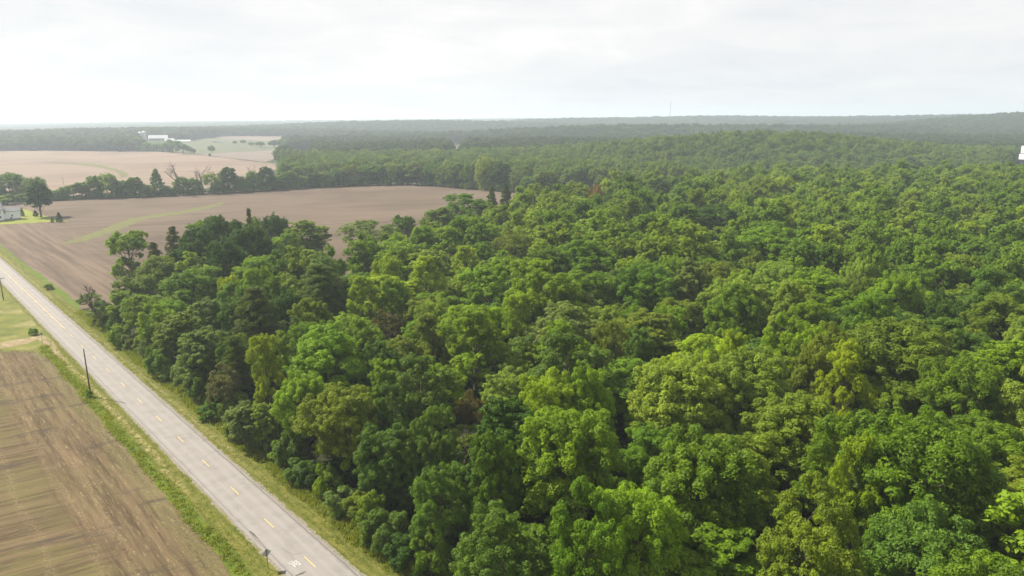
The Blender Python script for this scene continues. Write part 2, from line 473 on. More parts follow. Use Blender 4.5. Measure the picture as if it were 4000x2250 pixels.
# road, shoulders and painted lines
def strip_uv(name, u0, u1, v0, v1, z, mat, step=None, amp=0.0):
    pts = []
    n = int((v1 - v0) / (step or (v1 - v0)))
    for k in range(n + 1):
        pts.append(fuv(u0 + rng.normal() * amp, v0 + (v1 - v0) * k / n))
    for k in range(n, -1, -1):
        pts.append(fuv(u1 + rng.normal() * amp, v0 + (v1 - v0) * k / n))
    return sheet(name, pts, z, mat, follow=False)
sheet_outline = []
strip_uv('shoulder', 30.72, 38.25, -60, 620, 0.010, M_gravel, 0.5, 0.13)
strip_uv('road', 31.15, 37.85, -60, 640, 0.022, M_road, 2.0, 0.03)
M_yellow = plain_mat('yellow_paint', (0.50, 0.35, 0.075), 0.7, 0.2, 2.0)
M_white_paint = plain_mat('white_road_paint', (0.42, 0.41, 0.40), 0.8, 0.1, 2.0)
def markings():
    mb = MB()
    vd0 = uv(-27.1, 80.7)[1]
    for k in range(-8, 46):
        v0 = vd0 + k * 12.19
        # each dash ends 3 m nearer the camera than it begins
        a, b = v0 - 3.05, v0
        vs = [(*fuv(34.50, a), 0.028), (*fuv(34.60, a), 0.028), (*fuv(34.60, b), 0.028), (*fuv(34.50, b), 0.028)]
        mb.add(vs, [(0, 1, 2, 3)])
    v0 = uv(*at(248, 1287))[1]
    mb.add([(*fuv(34.72, v0), 0.028), (*fuv(34.82, v0), 0.028), (*fuv(34.82, 620), 0.028), (*fuv(34.72, 620), 0.028)], [(0, 1, 2, 3)])
    o = mb.build('road_markings', M_yellow)
    o['kind'] = 'structure'
    # sprayed survey scribble on the lane
    strokes = [[(700, 420), (610, 490), (530, 575), (560, 602), (660, 595), (760, 592)], [(700, 420), (800, 480), (745, 525), (770, 590)],
               [(800, 480), (870, 500), (905, 555), (835, 600), (880, 680), (985, 812)], [(650, 665), (740, 645), (830, 705), (960, 822)],
               [(985, 812), (960, 822)], [(820, 440), (880, 428), (945, 425)],
               [(1015 + 66 * math.cos(a), 415 + 56 * math.sin(a)) for a in np.linspace(0, 6.28, 13)],
               [(1085, 425), (1200, 490), (1250, 540), (1135, 530), (1055, 480)],
               [(1240, 540), (1320, 580), (1375, 635), (1320, 690), (1245, 615), (1240, 540)],
               [(1255, 700), (1210, 680), (1140, 620), (1030, 560), (1045, 650), (940, 640)], [(860, 480), (940, 570), (1045, 650)]]
    mb = MB()
    for st in strokes:
        P = [Vector((*at(1100 + x / 18.11, 2170 + y / 18.11), 0.0)) for x, y in st]
        for a, b in zip(P[:-1], P[1:]):
            d = (b - a).normalized(); n = Vector((-d.y, d.x, 0)) * 0.026
            e = d * 0.03
            zz_ = 0.028 + 0.0004 * (len(mb.f) % 40)
            mb.add([(q.x, q.y, zz_) for q in (a - n - e, b - n + e, b + n + e, a + n - e)], [(0, 1, 2, 3)])
    o = mb.build('road_graffiti', M_white_paint)
    o['kind'] = 'structure'
    # two tarred cracks, then a thin dark band across the road
    M_tar_and_band = plain_mat('tar_and_dark_band', (0.075, 0.066, 0.06), 0.8)
    mb = MB()
    for pts, w in (([(1140, 2262), (1160, 2248), (1178, 2241), (1197, 2231)], [0.08, 0.12, 0.22, 0.03]),
                   ([(975, 2076), (990, 2087), (1008, 2106), (1040, 2142)], [0.12, 0.15, 0.05, 0.03]),
                   ([(640, 1709), (690, 1703), (730, 1695), (768, 1689)], [0.05, 0.03, 0.05, 0.02])):  # thin dark band running across the lanes
        P = [Vector((*at(*q), 0.027)) for q in pts]
        for i in range(len(P) - 1):
            d = (P[i + 1] - P[i]).normalized(); n = Vector((-d.y, d.x, 0))
            mb.add([P[i] - n * w[i], P[i + 1] - n * w[i + 1], P[i + 1] + n * w[i + 1], P[i] + n * w[i]], [(0, 1, 2, 3)])
    o = mb.build('road_crack_and_band', M_tar_and_band)
    o['kind'] = 'structure'
markings()

# fields and grass sheets (outlines from where they lie on the ground)
nf = [fuv(26.4, -60), fuv(26.4, 196), (-112, 160.5), (-118, 165), (-127, 166), (-160, 161), (-260, 120), (-300, 60), fuv(-160, -60)]
sheet('stubble_field', wobble_outline(nf, 1.2, 0.25, rng), 0.012, M_near_field)
yard = [fuv(29.9, 207), fuv(29.6, 420), (-420, 420), (-420, 160), (-262, 121), (-161, 162.5), (-128, 167.5), (-119, 166.5)]
sheet('yard_grass', wobble_outline(yard, 2.0, 0.25, rng), 0.008, M_yard)
drv = [at(*q) for q in ((0, 1338), (60, 1326), (120, 1318), (165, 1310), (205, 1330), (250, 1400), (225, 1395), (190, 1348), (150, 1325), (110, 1342), (60, 1352), (0, 1362))]
sheet('dirt_track', wobble_outline(drv, 0.8, 0.18, rng), 0.016, M_dirt)
hedge_line = [(-420, 462), (-372, 478), (-329.5, 505), (-271.7, 536.5), (-210.4, 583), (-133.8, 622), (-90, 634), (-31.7, 600), (12, 556), (70, 500)]
f1 = [fuv(43.2, 236), fuv(44.2, 262), fuv(43.4, 330), fuv(42.8, 470), (-470, 440)] + hedge_line + [(70, 470), (20, 330), (-20, 250), (-40, 190), (-90, 190)]
sheet('ploughed_field', wobble_outline(f1, 2.5, 0.35, rng), 0.014, M_field)
ww = [(238, 954), (300, 930), (392, 898), (440, 880), (505, 853), (560, 845), (640, 833), (700, 826), (765, 813), (840, 797), (880, 786),
      (878, 792), (845, 806), (790, 819), (700, 838), (650, 843), (570, 857), (530, 872), (470, 895), (400, 920), (330, 940), (265, 953)]
sheet('grass_waterway', wobble_outline([at(*q) for q in ww], 1.2, 0.8, rng), 0.020, M_strip)
lawn = [at(*q) for q in ((-60, 884), (0, 877), (120, 871), (205, 866), (262, 868), (266, 866), (225, 858), (200, 848), (150, 838), (110, 820), (60, 812), (-60, 815))]
sheet('lawn', wobble_outline(lawn, 2.0, 0.3, rng), 0.020, M_lawn)
def px_poly(pts):
    return [at_t(*q)[:2] for q in pts]
f2 = px_poly([(-250, 700), (-250, 600), (0, 590), (200, 589), (420, 592), (640, 593), (760, 603), (900, 620), (1010, 634), (1075, 640), (1085, 660), (1000, 690), (850, 735), (600, 752), (200, 772)])
sheet('pale_field', wobble_outline(f2, 15, 1.2, rng), 0.30, M_field_far, 40)
sw = px_poly([(180, 634), (260, 637), (340, 641), (400, 645), (450, 660), (490, 672), (500, 690), (470, 694), (465, 676), (430, 664), (390, 655), (340, 648), (260, 641)])
sheet('grass_swale', wobble_outline(sw, 8, 1.0, rng), 0.55, M_strip, 40)
pst = px_poly([(640, 592), (690, 560), (800, 540), (860, 540), (1000, 547), (1100, 552), (1150, 570), (1120, 590), (1000, 596), (880, 603), (770, 603)])
sheet('pasture', wobble_outline(pst, 15, 1.5, rng), 0.25, M_pasture, 40)
f3 = px_poly([(780, 603), (880, 598), (1000, 592), (1130, 585), (1170, 600), (1080, 620), (1040, 634), (910, 620)])
sheet('brown_field', wobble_outline(f3, 15, 1.5, rng), 0.45, M_field_dist, 40)
f4 = px_poly([(838, 534), (960, 532), (1100, 534), (1250, 540), (1400, 550), (1390, 560), (1200, 562), (1100, 556), (960, 547), (845, 542)])
sheet('distant_field', wobble_outline(f4, 20, 1.5, rng), 0.5, M_field_dist, 60)
clr_px = [(1752, 576), (1785, 567), (1812, 573), (1806, 590), (1772, 597)]
sheet('far_clearing', wobble_outline(px_poly(clr_px), 10, 1.5, rng), 0.4, M_field_dist, 40)
mw, tw = new_mat('pond_water')
bw = finish(tw, (0.05, 0.06, 0.06), 0.08, spec=0.5)
pond = px_poly([(822, 556), (840, 553), (870, 553.5), (886, 555), (872, 557), (845, 557.5)])
sheet('pond', wobble_outline(pond, 10, 0.8, rng), 0.9, mw)
# ------------------------------------------------------------------ foliage materials
def leaf_shader(t, col):
    tint = nd(t, 'ShaderNodeAttribute', attribute_name='tint', attribute_type='GEOMETRY').outputs['Fac']
    warm = mixc(t, 1.0, col, (1.32, 1.30, 0.85), 'MULTIPLY')
    cool = mixc(t, 1.0, col, (0.68, 0.74, 0.80), 'MULTIPLY')
    c = mixc(t, tint, cool, warm)
    b = nd(t, 'ShaderNodeBsdfPrincipled', {'Base Color': c, 'Roughness': 0.5, 'Specular IOR Level': 0.12})
    tr = nd(t, 'ShaderNodeBsdfTranslucent', {'Color': mixc(t, 1.0, c, (1.5, 1.45, 0.7), 'MULTIPLY')})
    mx = nd(t, 'ShaderNodeMixShader', {0: 0.40, 1: b.outputs[0], 2: tr.outputs[0]})
    t.links.new(mx.outputs[0], nd(t, 'ShaderNodeOutputMaterial').inputs[0])
M_leaf, t = new_mat('leaves')
leaf_shader(t, nd(t, 'ShaderNodeObjectInfo').outputs['Color'])
def stuff_leaf(name, stops):
    m, t = new_mat(name)
    oi = nd(t, 'ShaderNodeObjectInfo')
    stand = noise(t, oi.outputs['Location'], 0.011, 3, 0.6)          # stands of one kind of tree
    r = mth(t, 'ADD', mth(t, 'MULTIPLY', oi.outputs['Random'], 0.85), mth(t, 'MULTIPLY', mth(t, 'SUBTRACT', stand, 0.38), 0.75), clamp=True)
    leaf_shader(t, ramp(t, r, stops, 'LINEAR'))
    return m
PAL = dict(
    mid=(0.098, 0.172, 0.009), bright=(0.148, 0.235, 0.009), lime=(0.214, 0.285, 0.009), dark=(0.045, 0.092, 0.008),
    blue=(0.088, 0.150, 0.018), grey=(0.139, 0.192, 0.044), olive=(0.131, 0.178, 0.013), pine=(.080, .114, .020),
    rust=(.118, .100, .032), pale=(0.169, 0.235, 0.027), brown=(.104, .116, .042), orange=(0.225, 0.140, 0.019))
M_wood = stuff_leaf('woodland_leaves', [(0.0, (.062, .120, .010)), (0.2, PAL['mid']), (0.42, (.122, .202, .011)), (0.55, PAL['olive']), (0.72, PAL['bright']), (0.86, PAL['pale']), (0.95, PAL['lime']), (1.0, PAL['blue'])])
M_wood_dist = stuff_leaf('distant_woodland_leaves', [(0.0, (.022, .044, .012)), (0.4, (.038, .068, .014)), (0.7, (.050, .084, .018)), (1.0, (.074, .105, .024))])
M_wood_far = stuff_leaf('far_woodland_leaves', [(0.0, (.060, .105, .018)), (0.3, (.092, .155, .020)), (0.5, (.112, .182, .022)), (0.68, (.125, .172, .028)), (0.85, (.150, .215, .034)), (1.0, (.105, .165, .038))])
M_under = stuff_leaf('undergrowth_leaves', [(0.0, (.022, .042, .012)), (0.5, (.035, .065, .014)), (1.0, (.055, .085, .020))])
M_bark = plain_mat('bark', (0.085, 0.068, 0.052), 0.9, 0.4, 2.0)
M_bark_pale = plain_mat('pale_dead_wood', (0.22, 0.19, 0.16), 0.9, 0.3, 2.0)

# ------------------------------------------------------------------ tree shapes
def unit(a):
    return a / (np.linalg.norm(a, axis=-1, keepdims=True) + 1e-9)
def quads(P, Nn, s, asp, rng):
    n = len(P)
    tng = unit(np.cross(Nn, rng.normal(size=(n, 3))))
    b = np.cross(Nn, tng)
    s = s[:, None]
    V = np.stack([P + tng * s * .55, P + b * s * asp * .5, P - tng * s * .5 - Nn * s * .12, P - b * s * asp * .5], 1)
    return V.reshape(-1, 3)
def tubes_np(paths, n=6):
    """paths: list of (points, radii) -> verts, faces"""
    V, F, k = [], [], 0
    for pts, rad in paths:
        pts = np.asarray(pts, float); m = len(pts)
        d = unit(np.gradient(pts, axis=0))
        a = unit(np.cross(d, np.array([0.31, 0.17, 0.2]) + np.zeros_like(d))); b = np.cross(d, a)
        ang = np.arange(n) * 2 * np.pi / n
        ring = pts[:, None] + (a[:, None] * np.cos(ang)[None, :, None] + b[:, None] * np.sin(ang)[None, :, None]) * np.asarray(rad)[:, None, None]
        V.append(ring.reshape(-1, 3))
        i = k + np.arange(m * n).reshape(m, n)
        j = np.roll(i, -1, 1)
        F.append(np.stack([i[:-1], j[:-1], j[1:], i[1:]], -1).reshape(-1, 4))
        k += m * n
    return np.concatenate(V), np.concatenate(F)
def limb(p0, p1, r0, r1, rng, n=5, sag=0.0, wob=0.05):
    p0, p1 = np.asarray(p0, float), np.asarray(p1, float)
    L = np.linalg.norm(p1 - p0)
    k = np.linspace(0, 1, n)[:, None]
    pts = p0 + (p1 - p0) * k + rng.normal(size=(n, 3)) * wob * L * np.sin(np.pi * k)
    pts[:, 2] += -sag * L * np.sin(np.pi * k[:, 0])
    return pts, np.linspace(r0, r1, n)
def fib(n, rng, zmin=-0.2):
    i = np.arange(n) + 0.5
    z = 1 - (1 - zmin) * i / n
    ph = i * 2.39996 + rng.uniform(0, 6.28)
    r = np.sqrt(np.maximum(0, 1 - z * z))
    return np.stack([r * np.cos(ph), r * np.sin(ph), z], 1)
def make_tree(kind, seed, q=1.0):
    """returns crown verts, tints, trunk verts, trunk faces, height, radius. q: coarseness of the leaves"""
    rng = np.random.default_rng(seed)
    lobes = []                                     # centre, radii (3), number of clumps
    leaf, asp, per, clr, up = 0.30, 0.60, 62, 0.098, 0.6
    paths = []
    if kind in ('dome', 'oval', 'multi', 'full', 'oak', 'fluffy', 'bush'):
        H, Rr, base = dict(dome=(20, 6.0, 2.5), oval=(21, 4.5, 1.5), multi=(20, 5.8, 2.5), full=(18, 7.6, 0.2), oak=(22, 10.0, 1.5), fluffy=(15, 5.2, 1.5), bush=(5, 2.6, 0.1))[kind]
        c = np.array([0, 0, (H + base) / 2]); rad = np.array([Rr, Rr, (H - base) / 2])
        nl = dict(dome=30, oval=28, multi=20, full=34, oak=60, fluffy=16, bush=11)[kind]
        D = fib(nl, rng, {'bush': -.7, 'full': -.92, 'oak': -.7, 'oval': -.75}.get(kind, -.6))
        for d in D:
            k = rng.uniform(0.50, 0.84) if kind in ('multi', 'bush', 'fluffy') else rng.uniform(0.58, 0.74)
            lr = Rr * (rng.uniform(0.26, 0.44) if kind in ('multi', 'bush', 'fluffy') else rng.uniform(0.31, 0.42)) * {'oak': .62, 'full': .82}.get(kind, 1)
            d = d.copy()
            if kind in ('full', 'bush') and d[2] < 0:
                d[:2] *= min(2.2, .92 / max(.2, math.hypot(d[0], d[1]))); d[2] = d[2] * rng.uniform(.95, 1.1) / k
            cc = c + d * rad * k + rng.normal(size=3) * 0.08 * Rr
            if kind == 'multi':
                cc[2] += rng.uniform(-0.10, 0.14) * H * max(0, d[2] + .2)
                lr *= rng.uniform(0.85, 1.15)
            lobes.append((cc, np.array([lr, lr, lr * rng.uniform(0.8, 1.35)]), 26))
        if kind == 'full': clr = 0.080
        if kind == 'oak': clr, leaf = 0.062, 0.32
        if kind == 'fluffy': leaf, asp, per, clr = 0.25, 0.42, 60, 0.085
        if kind == 'bush': leaf, per, clr = 0.22, 40, 0.14
    elif kind == 'tier':
        H, Rr, base = 18, 5.6, 6
        for i in range(20):
            z = base + (H - base) * ((i + .5) / 20) ** 0.85
            a = i * 2.4 + rng.uniform(-.4, .4)
            prof = math.sqrt(max(0.05, 1 - ((z - base * 1.25) / (H - base * 1.05)) ** 2))
            rr = Rr * prof * rng.uniform(0.25, 0.78)
            lr = Rr * rng.uniform(0.26, 0.40)
            lobes.append((np.array([rr * math.cos(a), rr * math.sin(a), z]), np.array([lr, lr, lr * 0.85]), 24))
        leaf, asp, per, clr, up = 0.33, 0.40, 62, 0.088, 0.8
    elif kind == 'open':
        H, Rr, base = 18, 7.5, 6
        for d in fib(34, rng, -.55):
            lr = Rr * rng.uniform(0.14, 0.23)
            lobes.append((np.array([0, 0, 13.6]) + d * np.array([5.9, 5.9, 4.0]) * rng.uniform(.55, .98), np.array([lr, lr, lr * .95]), 15))
        for i in range(20):
            a = 2.6 + rng.normal() * 1.0
            rr, z = rng.uniform(1.2, 5.2), rng.uniform(3.0, 9.5)
            lr = Rr * rng.uniform(0.14, 0.22)
            lobes.append((np.array([rr * math.cos(a), rr * math.sin(a), z]), np.array([lr, lr, lr * .9]), 15))
        leaf, asp, per, clr = 0.32, 0.55, 62, 0.066
    elif kind == 'pine':
        H, Rr, base = 20, 5.0, 4
        for lev in range(17):
            z0 = base + (H - base) * lev / 16.3
            rm = Rr * (1 - (lev / 17.0) ** 1.6) * rng.uniform(0.75, 1.1) + .4
            nb = 6 if lev < 13 else 4
            for b in range(nb):
                a = b * 6.283 / nb + lev * 0.7 + rng.uniform(-.25, .25)
                L = rm * rng.uniform(0.7, 1.12); z = z0 + rng.normal() * .35
                for fr in (0.45, 0.85):
                    lobes.append((np.array([L * fr * math.cos(a), L * fr * math.sin(a), z + 0.10 * L * fr]), np.array([0.95, 0.95, 0.62]) * (0.6 + .35 * L / Rr) * 1.15, 4))
                paths.append(limb((0, 0, z - .2), (L * .9 * math.cos(a), L * .9 * math.sin(a), z + .1 * L), .09, .025, rng, 3))
        leaf, asp, per, clr, up = 0.36, 0.18, 75, 0.09, 0.6
    elif kind == 'cone':
        H, Rr, base = 10, 2.6, 0.3
        for i in range(46):
            k = (i + .5) / 46
            z = base + (H - base) * k
            rr = Rr * (1 - k) ** 0.8 * (0.55 + 0.45 * min(1, k * 6)) * 0.72
            a = i * 2.4
            lr = 0.30 * Rr * (1.15 - .7 * k)
            lobes.append((np.array([rr * math.cos(a), rr * math.sin(a), z]), np.array([lr, lr, lr * 1.2]), 6))
        leaf, asp, per, clr = 0.26, 0.4, 45, 0.11
    # clumps on the lobes, pushed outward and upward
    P, Nn, Sz, T = [], [], [], []
    axis = np.array([0, 0, 0.0])
    for cc, lr, nc in lobes:
        out = cc - np.array([0, 0, cc[2] * 0.72]); out = out / (np.linalg.norm(out) + 1e-6)
        ltint = rng.uniform(0.30, 0.70)
        for j in range(nc):
            d = rng.normal(size=3); d /= np.linalg.norm(d)
            d = d + out * 0.55 + np.array([0, 0, up * 0.6]); d /= np.linalg.norm(d)
            p = cc + d * lr * (rng.uniform(0.45, 1.05) + (rng.uniform(0, .35) if rng.uniform() < .3 else 0))
            r = Rr * clr * rng.uniform(0.6, 1.5)
            n = max(6, int(per * (r / (Rr * clr)) ** 2 / q ** 2 / max(1e-6, 1)))
            dd = unit(rng.normal(size=(n, 3)) + np.array([0, 0, up]) + d * 0.35)
            fl = min(1.0, 0.45 + 0.55 * lr[2] / lr[0])
            rr = r * (0.5 + 0.5 * np.sqrt(rng.uniform(size=n)))[:, None]
            P.append(p + dd * rr * np.array([1, 1, fl]))
            Nn.append(unit(dd + rng.normal(size=(n, 3)) * 0.38 + np.array([0, 0, 0.2])))
            Sz.append(leaf * q * rng.uniform(0.65, 1.3, n))
            T.append(np.clip(ltint + rng.normal() * 0.14 + rng.normal(size=n) * 0.13, 0, 1))
        # sparse larger leaves inside so that one does not see through
        n = max(4, int(nc * 3.0 / q))
        dd = unit(rng.normal(size=(n, 3)))
        P.append(cc + dd * lr * 0.55 * rng.uniform(0.2, 1, (n, 1)))
        Nn.append(unit(rng.normal(size=(n, 3)) + np.array([0, 0, .5])))
        Sz.append(np.full(n, leaf * max(q, 1.0) * 1.8)); T.append(np.full(n, .3))
    P, Nn, Sz, T = map(np.concatenate, (P, Nn, Sz, T))
    keep = P[:, 2] > 0.15
    P, Nn, Sz, T = P[keep], Nn[keep], Sz[keep], T[keep]
    CV = quads(P, Nn, Sz, asp, rng)
    # trunk and limbs
    top = {'pine': .97, 'cone': .9}.get(kind, .78) * H
    lean = rng.normal(size=2) * 0.03 * H
    r0 = {'bush': .07, 'cone': .12}.get(kind, 0.016 * H + .05)
    paths.append((np.array([[lean[0] * k * k, lean[1] * k * k, -0.3 + (top + .3) * k] for k in np.linspace(0, 1, 7)]), np.linspace(r0, r0 * .2, 7)))
    if kind not in ('pine', 'cone'):
        for cc, lr, nc in lobes:
            z0 = max(0.15 * H, min(top * .92, cc[2] - rng.uniform(.12, .3) * H))
            k = z0 / top
            paths.append(limb((lean[0] * k * k, lean[1] * k * k, z0), cc, r0 * .42 * (1.1 - k * .6), .03, rng, 5, 0.04, 0.06))
    if kind == 'open':
        pass
    TV, TF = tubes_np(paths, 6 if q < 2 else 4)
    return CV, T, TV, TF, H, Rr
class Proto:
    def __init__(self, kind, seed, q):
        CV, T, TV, TF, self.H, self.R = make_tree(kind, seed, q)
        F = np.arange(len(CV)).reshape(-1, 4)
        self.crown = mesh_np('crown', CV, F, [M_leaf], T)
        self.trunk = mesh_np('trunk', TV, TF, [M_bark], smooth=True)
        self.kind = kind
        self.zmin = float(CV[:, 2].min())
def stuff_proto(name, kind, seed, q, mat):
    CV, T, TV, TF, H, Rr = make_tree(kind, seed, q)
    F = np.arange(len(CV)).reshape(-1, 4)
    me = mesh_np(name, np.concatenate([CV, TV]), np.concatenate([F, TF + len(CV)]), [mat, M_bark],
                 np.concatenate([T, np.full(len(TF), .5)]), np.concatenate([np.zeros(len(F), int), np.ones(len(TF), int)]))
    return bpy.data.objects.new(name, me), H, Rr
NEAR = {k: [Proto(k, s, 1.0) for s in seeds] for k, seeds in dict(
    dome=(1, 2, 3), oval=(4, 5), multi=(6, 7, 8), tier=(9, 10), fluffy=(11, 12), pine=(13, 14), cone=(15,), open=(16,), bush=(17, 18), full=(19, 20), oak=(51, 52, 53)).items()}
MIDP = {k: [Proto(k, s, 2.0) for s in seeds] for k, seeds in dict(
    dome=(21, 22), oval=(24, 25), multi=(26, 27), tier=(29,), fluffy=(31,), pine=(33,), cone=(35,), open=(36,), bush=(37,), full=(38, 39, 40)).items()}
def bare_mesh(seed, H, spread, lean=0.0, vine=False):
    rng = np.random.default_rng(seed)
    paths = []
    def grow(p, d, L, r, depth):
        p1 = p + d * L
        pts, rad = limb(p, p1, max(r, .045), max(r * .6, .035), rng, 4, 0, .05)
        paths.append((pts, rad))
        if depth == 0: return
        for _ in range(3 if depth > 1 else 4):
            k = rng.uniform(.45, 1.0)
            nd_ = d + rng.normal(size=3) * spread; nd_[2] = abs(nd_[2]) * .8 + (.45 if vine else .15); nd_ /= np.linalg.norm(nd_)
            grow(p + (p1 - p) * k, nd_, L * rng.uniform(.5, .75), r * .5, depth - 1)
    d0 = np.array([lean, 0, 1.0]); d0 /= np.linalg.norm(d0)
    grow(np.array([0, 0, -0.3]), d0, H * .45, (0.024 if vine else 0.022) * H, 4 if vine else 3)
    V, F = tubes_np(paths, 5)
    V[:, 2] *= H / V[:, 2].max()
    return mesh_np('trunk', V, F, [M_bark if vine else M_bark_pale], smooth=True)
BARE = [bare_mesh(41, 14, .45), bare_mesh(42, 14, .6), bare_mesh(43, 12, .5, -0.42, True)]

ITEMS = []                                   # every tree and bush, for the labels
NAME = dict(oak='oak_tree', full='broadleaf_tree', dome='broadleaf_tree', oval='broadleaf_tree', multi='broadleaf_tree', tier='feathery_tree', fluffy='bushy_tree', pine='pine_tree',
            cone='conical_conifer', open='open_crowned_tree', bush='bush', bare='bare_tree')
def plant(kind, x, y, H, w, colour, where, label=None, mark=None, near=True, seed=None, rot=None, cat=None, lean=0.0, z=None):
    """one tree or bush: an Empty at its base with a trunk and a crown"""
    z = float(terrain(x, y)) if z is None else z
    rnd = random.Random(seed if seed is not None else int(x * 131 + y * 17))
    o = empty(NAME[kind], (x, y, z), rnd.uniform(0, 6.28) if rot is None else rot)
    if kind == 'bare':
        me = BARE[rnd.randrange(2)] if lean == 0 else BARE[2]
        b = link(bpy.data.objects.new('trunk', me), o)
        s = H / 14.0
        o.scale = (s * w / 6.0, s * w / 6.0, s) if not lean else (s, s, s)
    else:
        pr = rnd.choice((NEAR if near else MIDP)[kind])
        o.scale = (w / 2 / pr.R, w / 2 / pr.R * rnd.uniform(.9, 1.1), H / pr.H)
        c = link(bpy.data.objects.new('crown', pr.crown), o)
        base = PAL[colour] if isinstance(colour, str) else colour
        f = rnd.uniform(.88, 1.12)
        c.color = (base[0] * f * rnd.uniform(.92, 1.08), base[1] * f, base[2] * f * rnd.uniform(.9, 1.1), 1)
        tk = link(bpy.data.objects.new('trunk', pr.trunk), o)
    isbush = kind == 'bush'
    tag(o, label, cat or ('bush' if isbush else 'tree'), where)
    pj = project(x, y, z + H * (0.72 if not isbush else .5))
    ITEMS.append(dict(o=o, kind=kind, colour=colour, x=x, y=y, H=H, w=w, px=pj[0] if pj else -9e9, py=pj[1] if pj else 9e9, label=label, mark=mark, where=where,
                      dist=math.hypot(x, y)))
    return o
S15 = 4000 / 2576.0
def plant_px(kind, vx, vtop, vw, colour, where, H=20.0, vbase=None, **kw):
    """placed by where its top is seen in the 2576-pixel view of the photograph, with a given height or a given foot"""
    px, py = vx * S15, vtop * S15
    if vbase is not None:
        gx, gy, z = at_t(px, vbase * S15)
        H = height_for(px, py, gx, gy) - z
    else:
        z = 0.0
        for _ in range(8):
            gx, gy = at(px, py, z + H); z = float(terrain(gx, gy))
    fw = project(gx, gy, z + H * .7)[2]
    w = vw * S15 / 2750 * fw
    return plant(kind, gx, gy, H, w, colour, where, z=z, **kw)

WOOD = 'trees of the roadside wood'
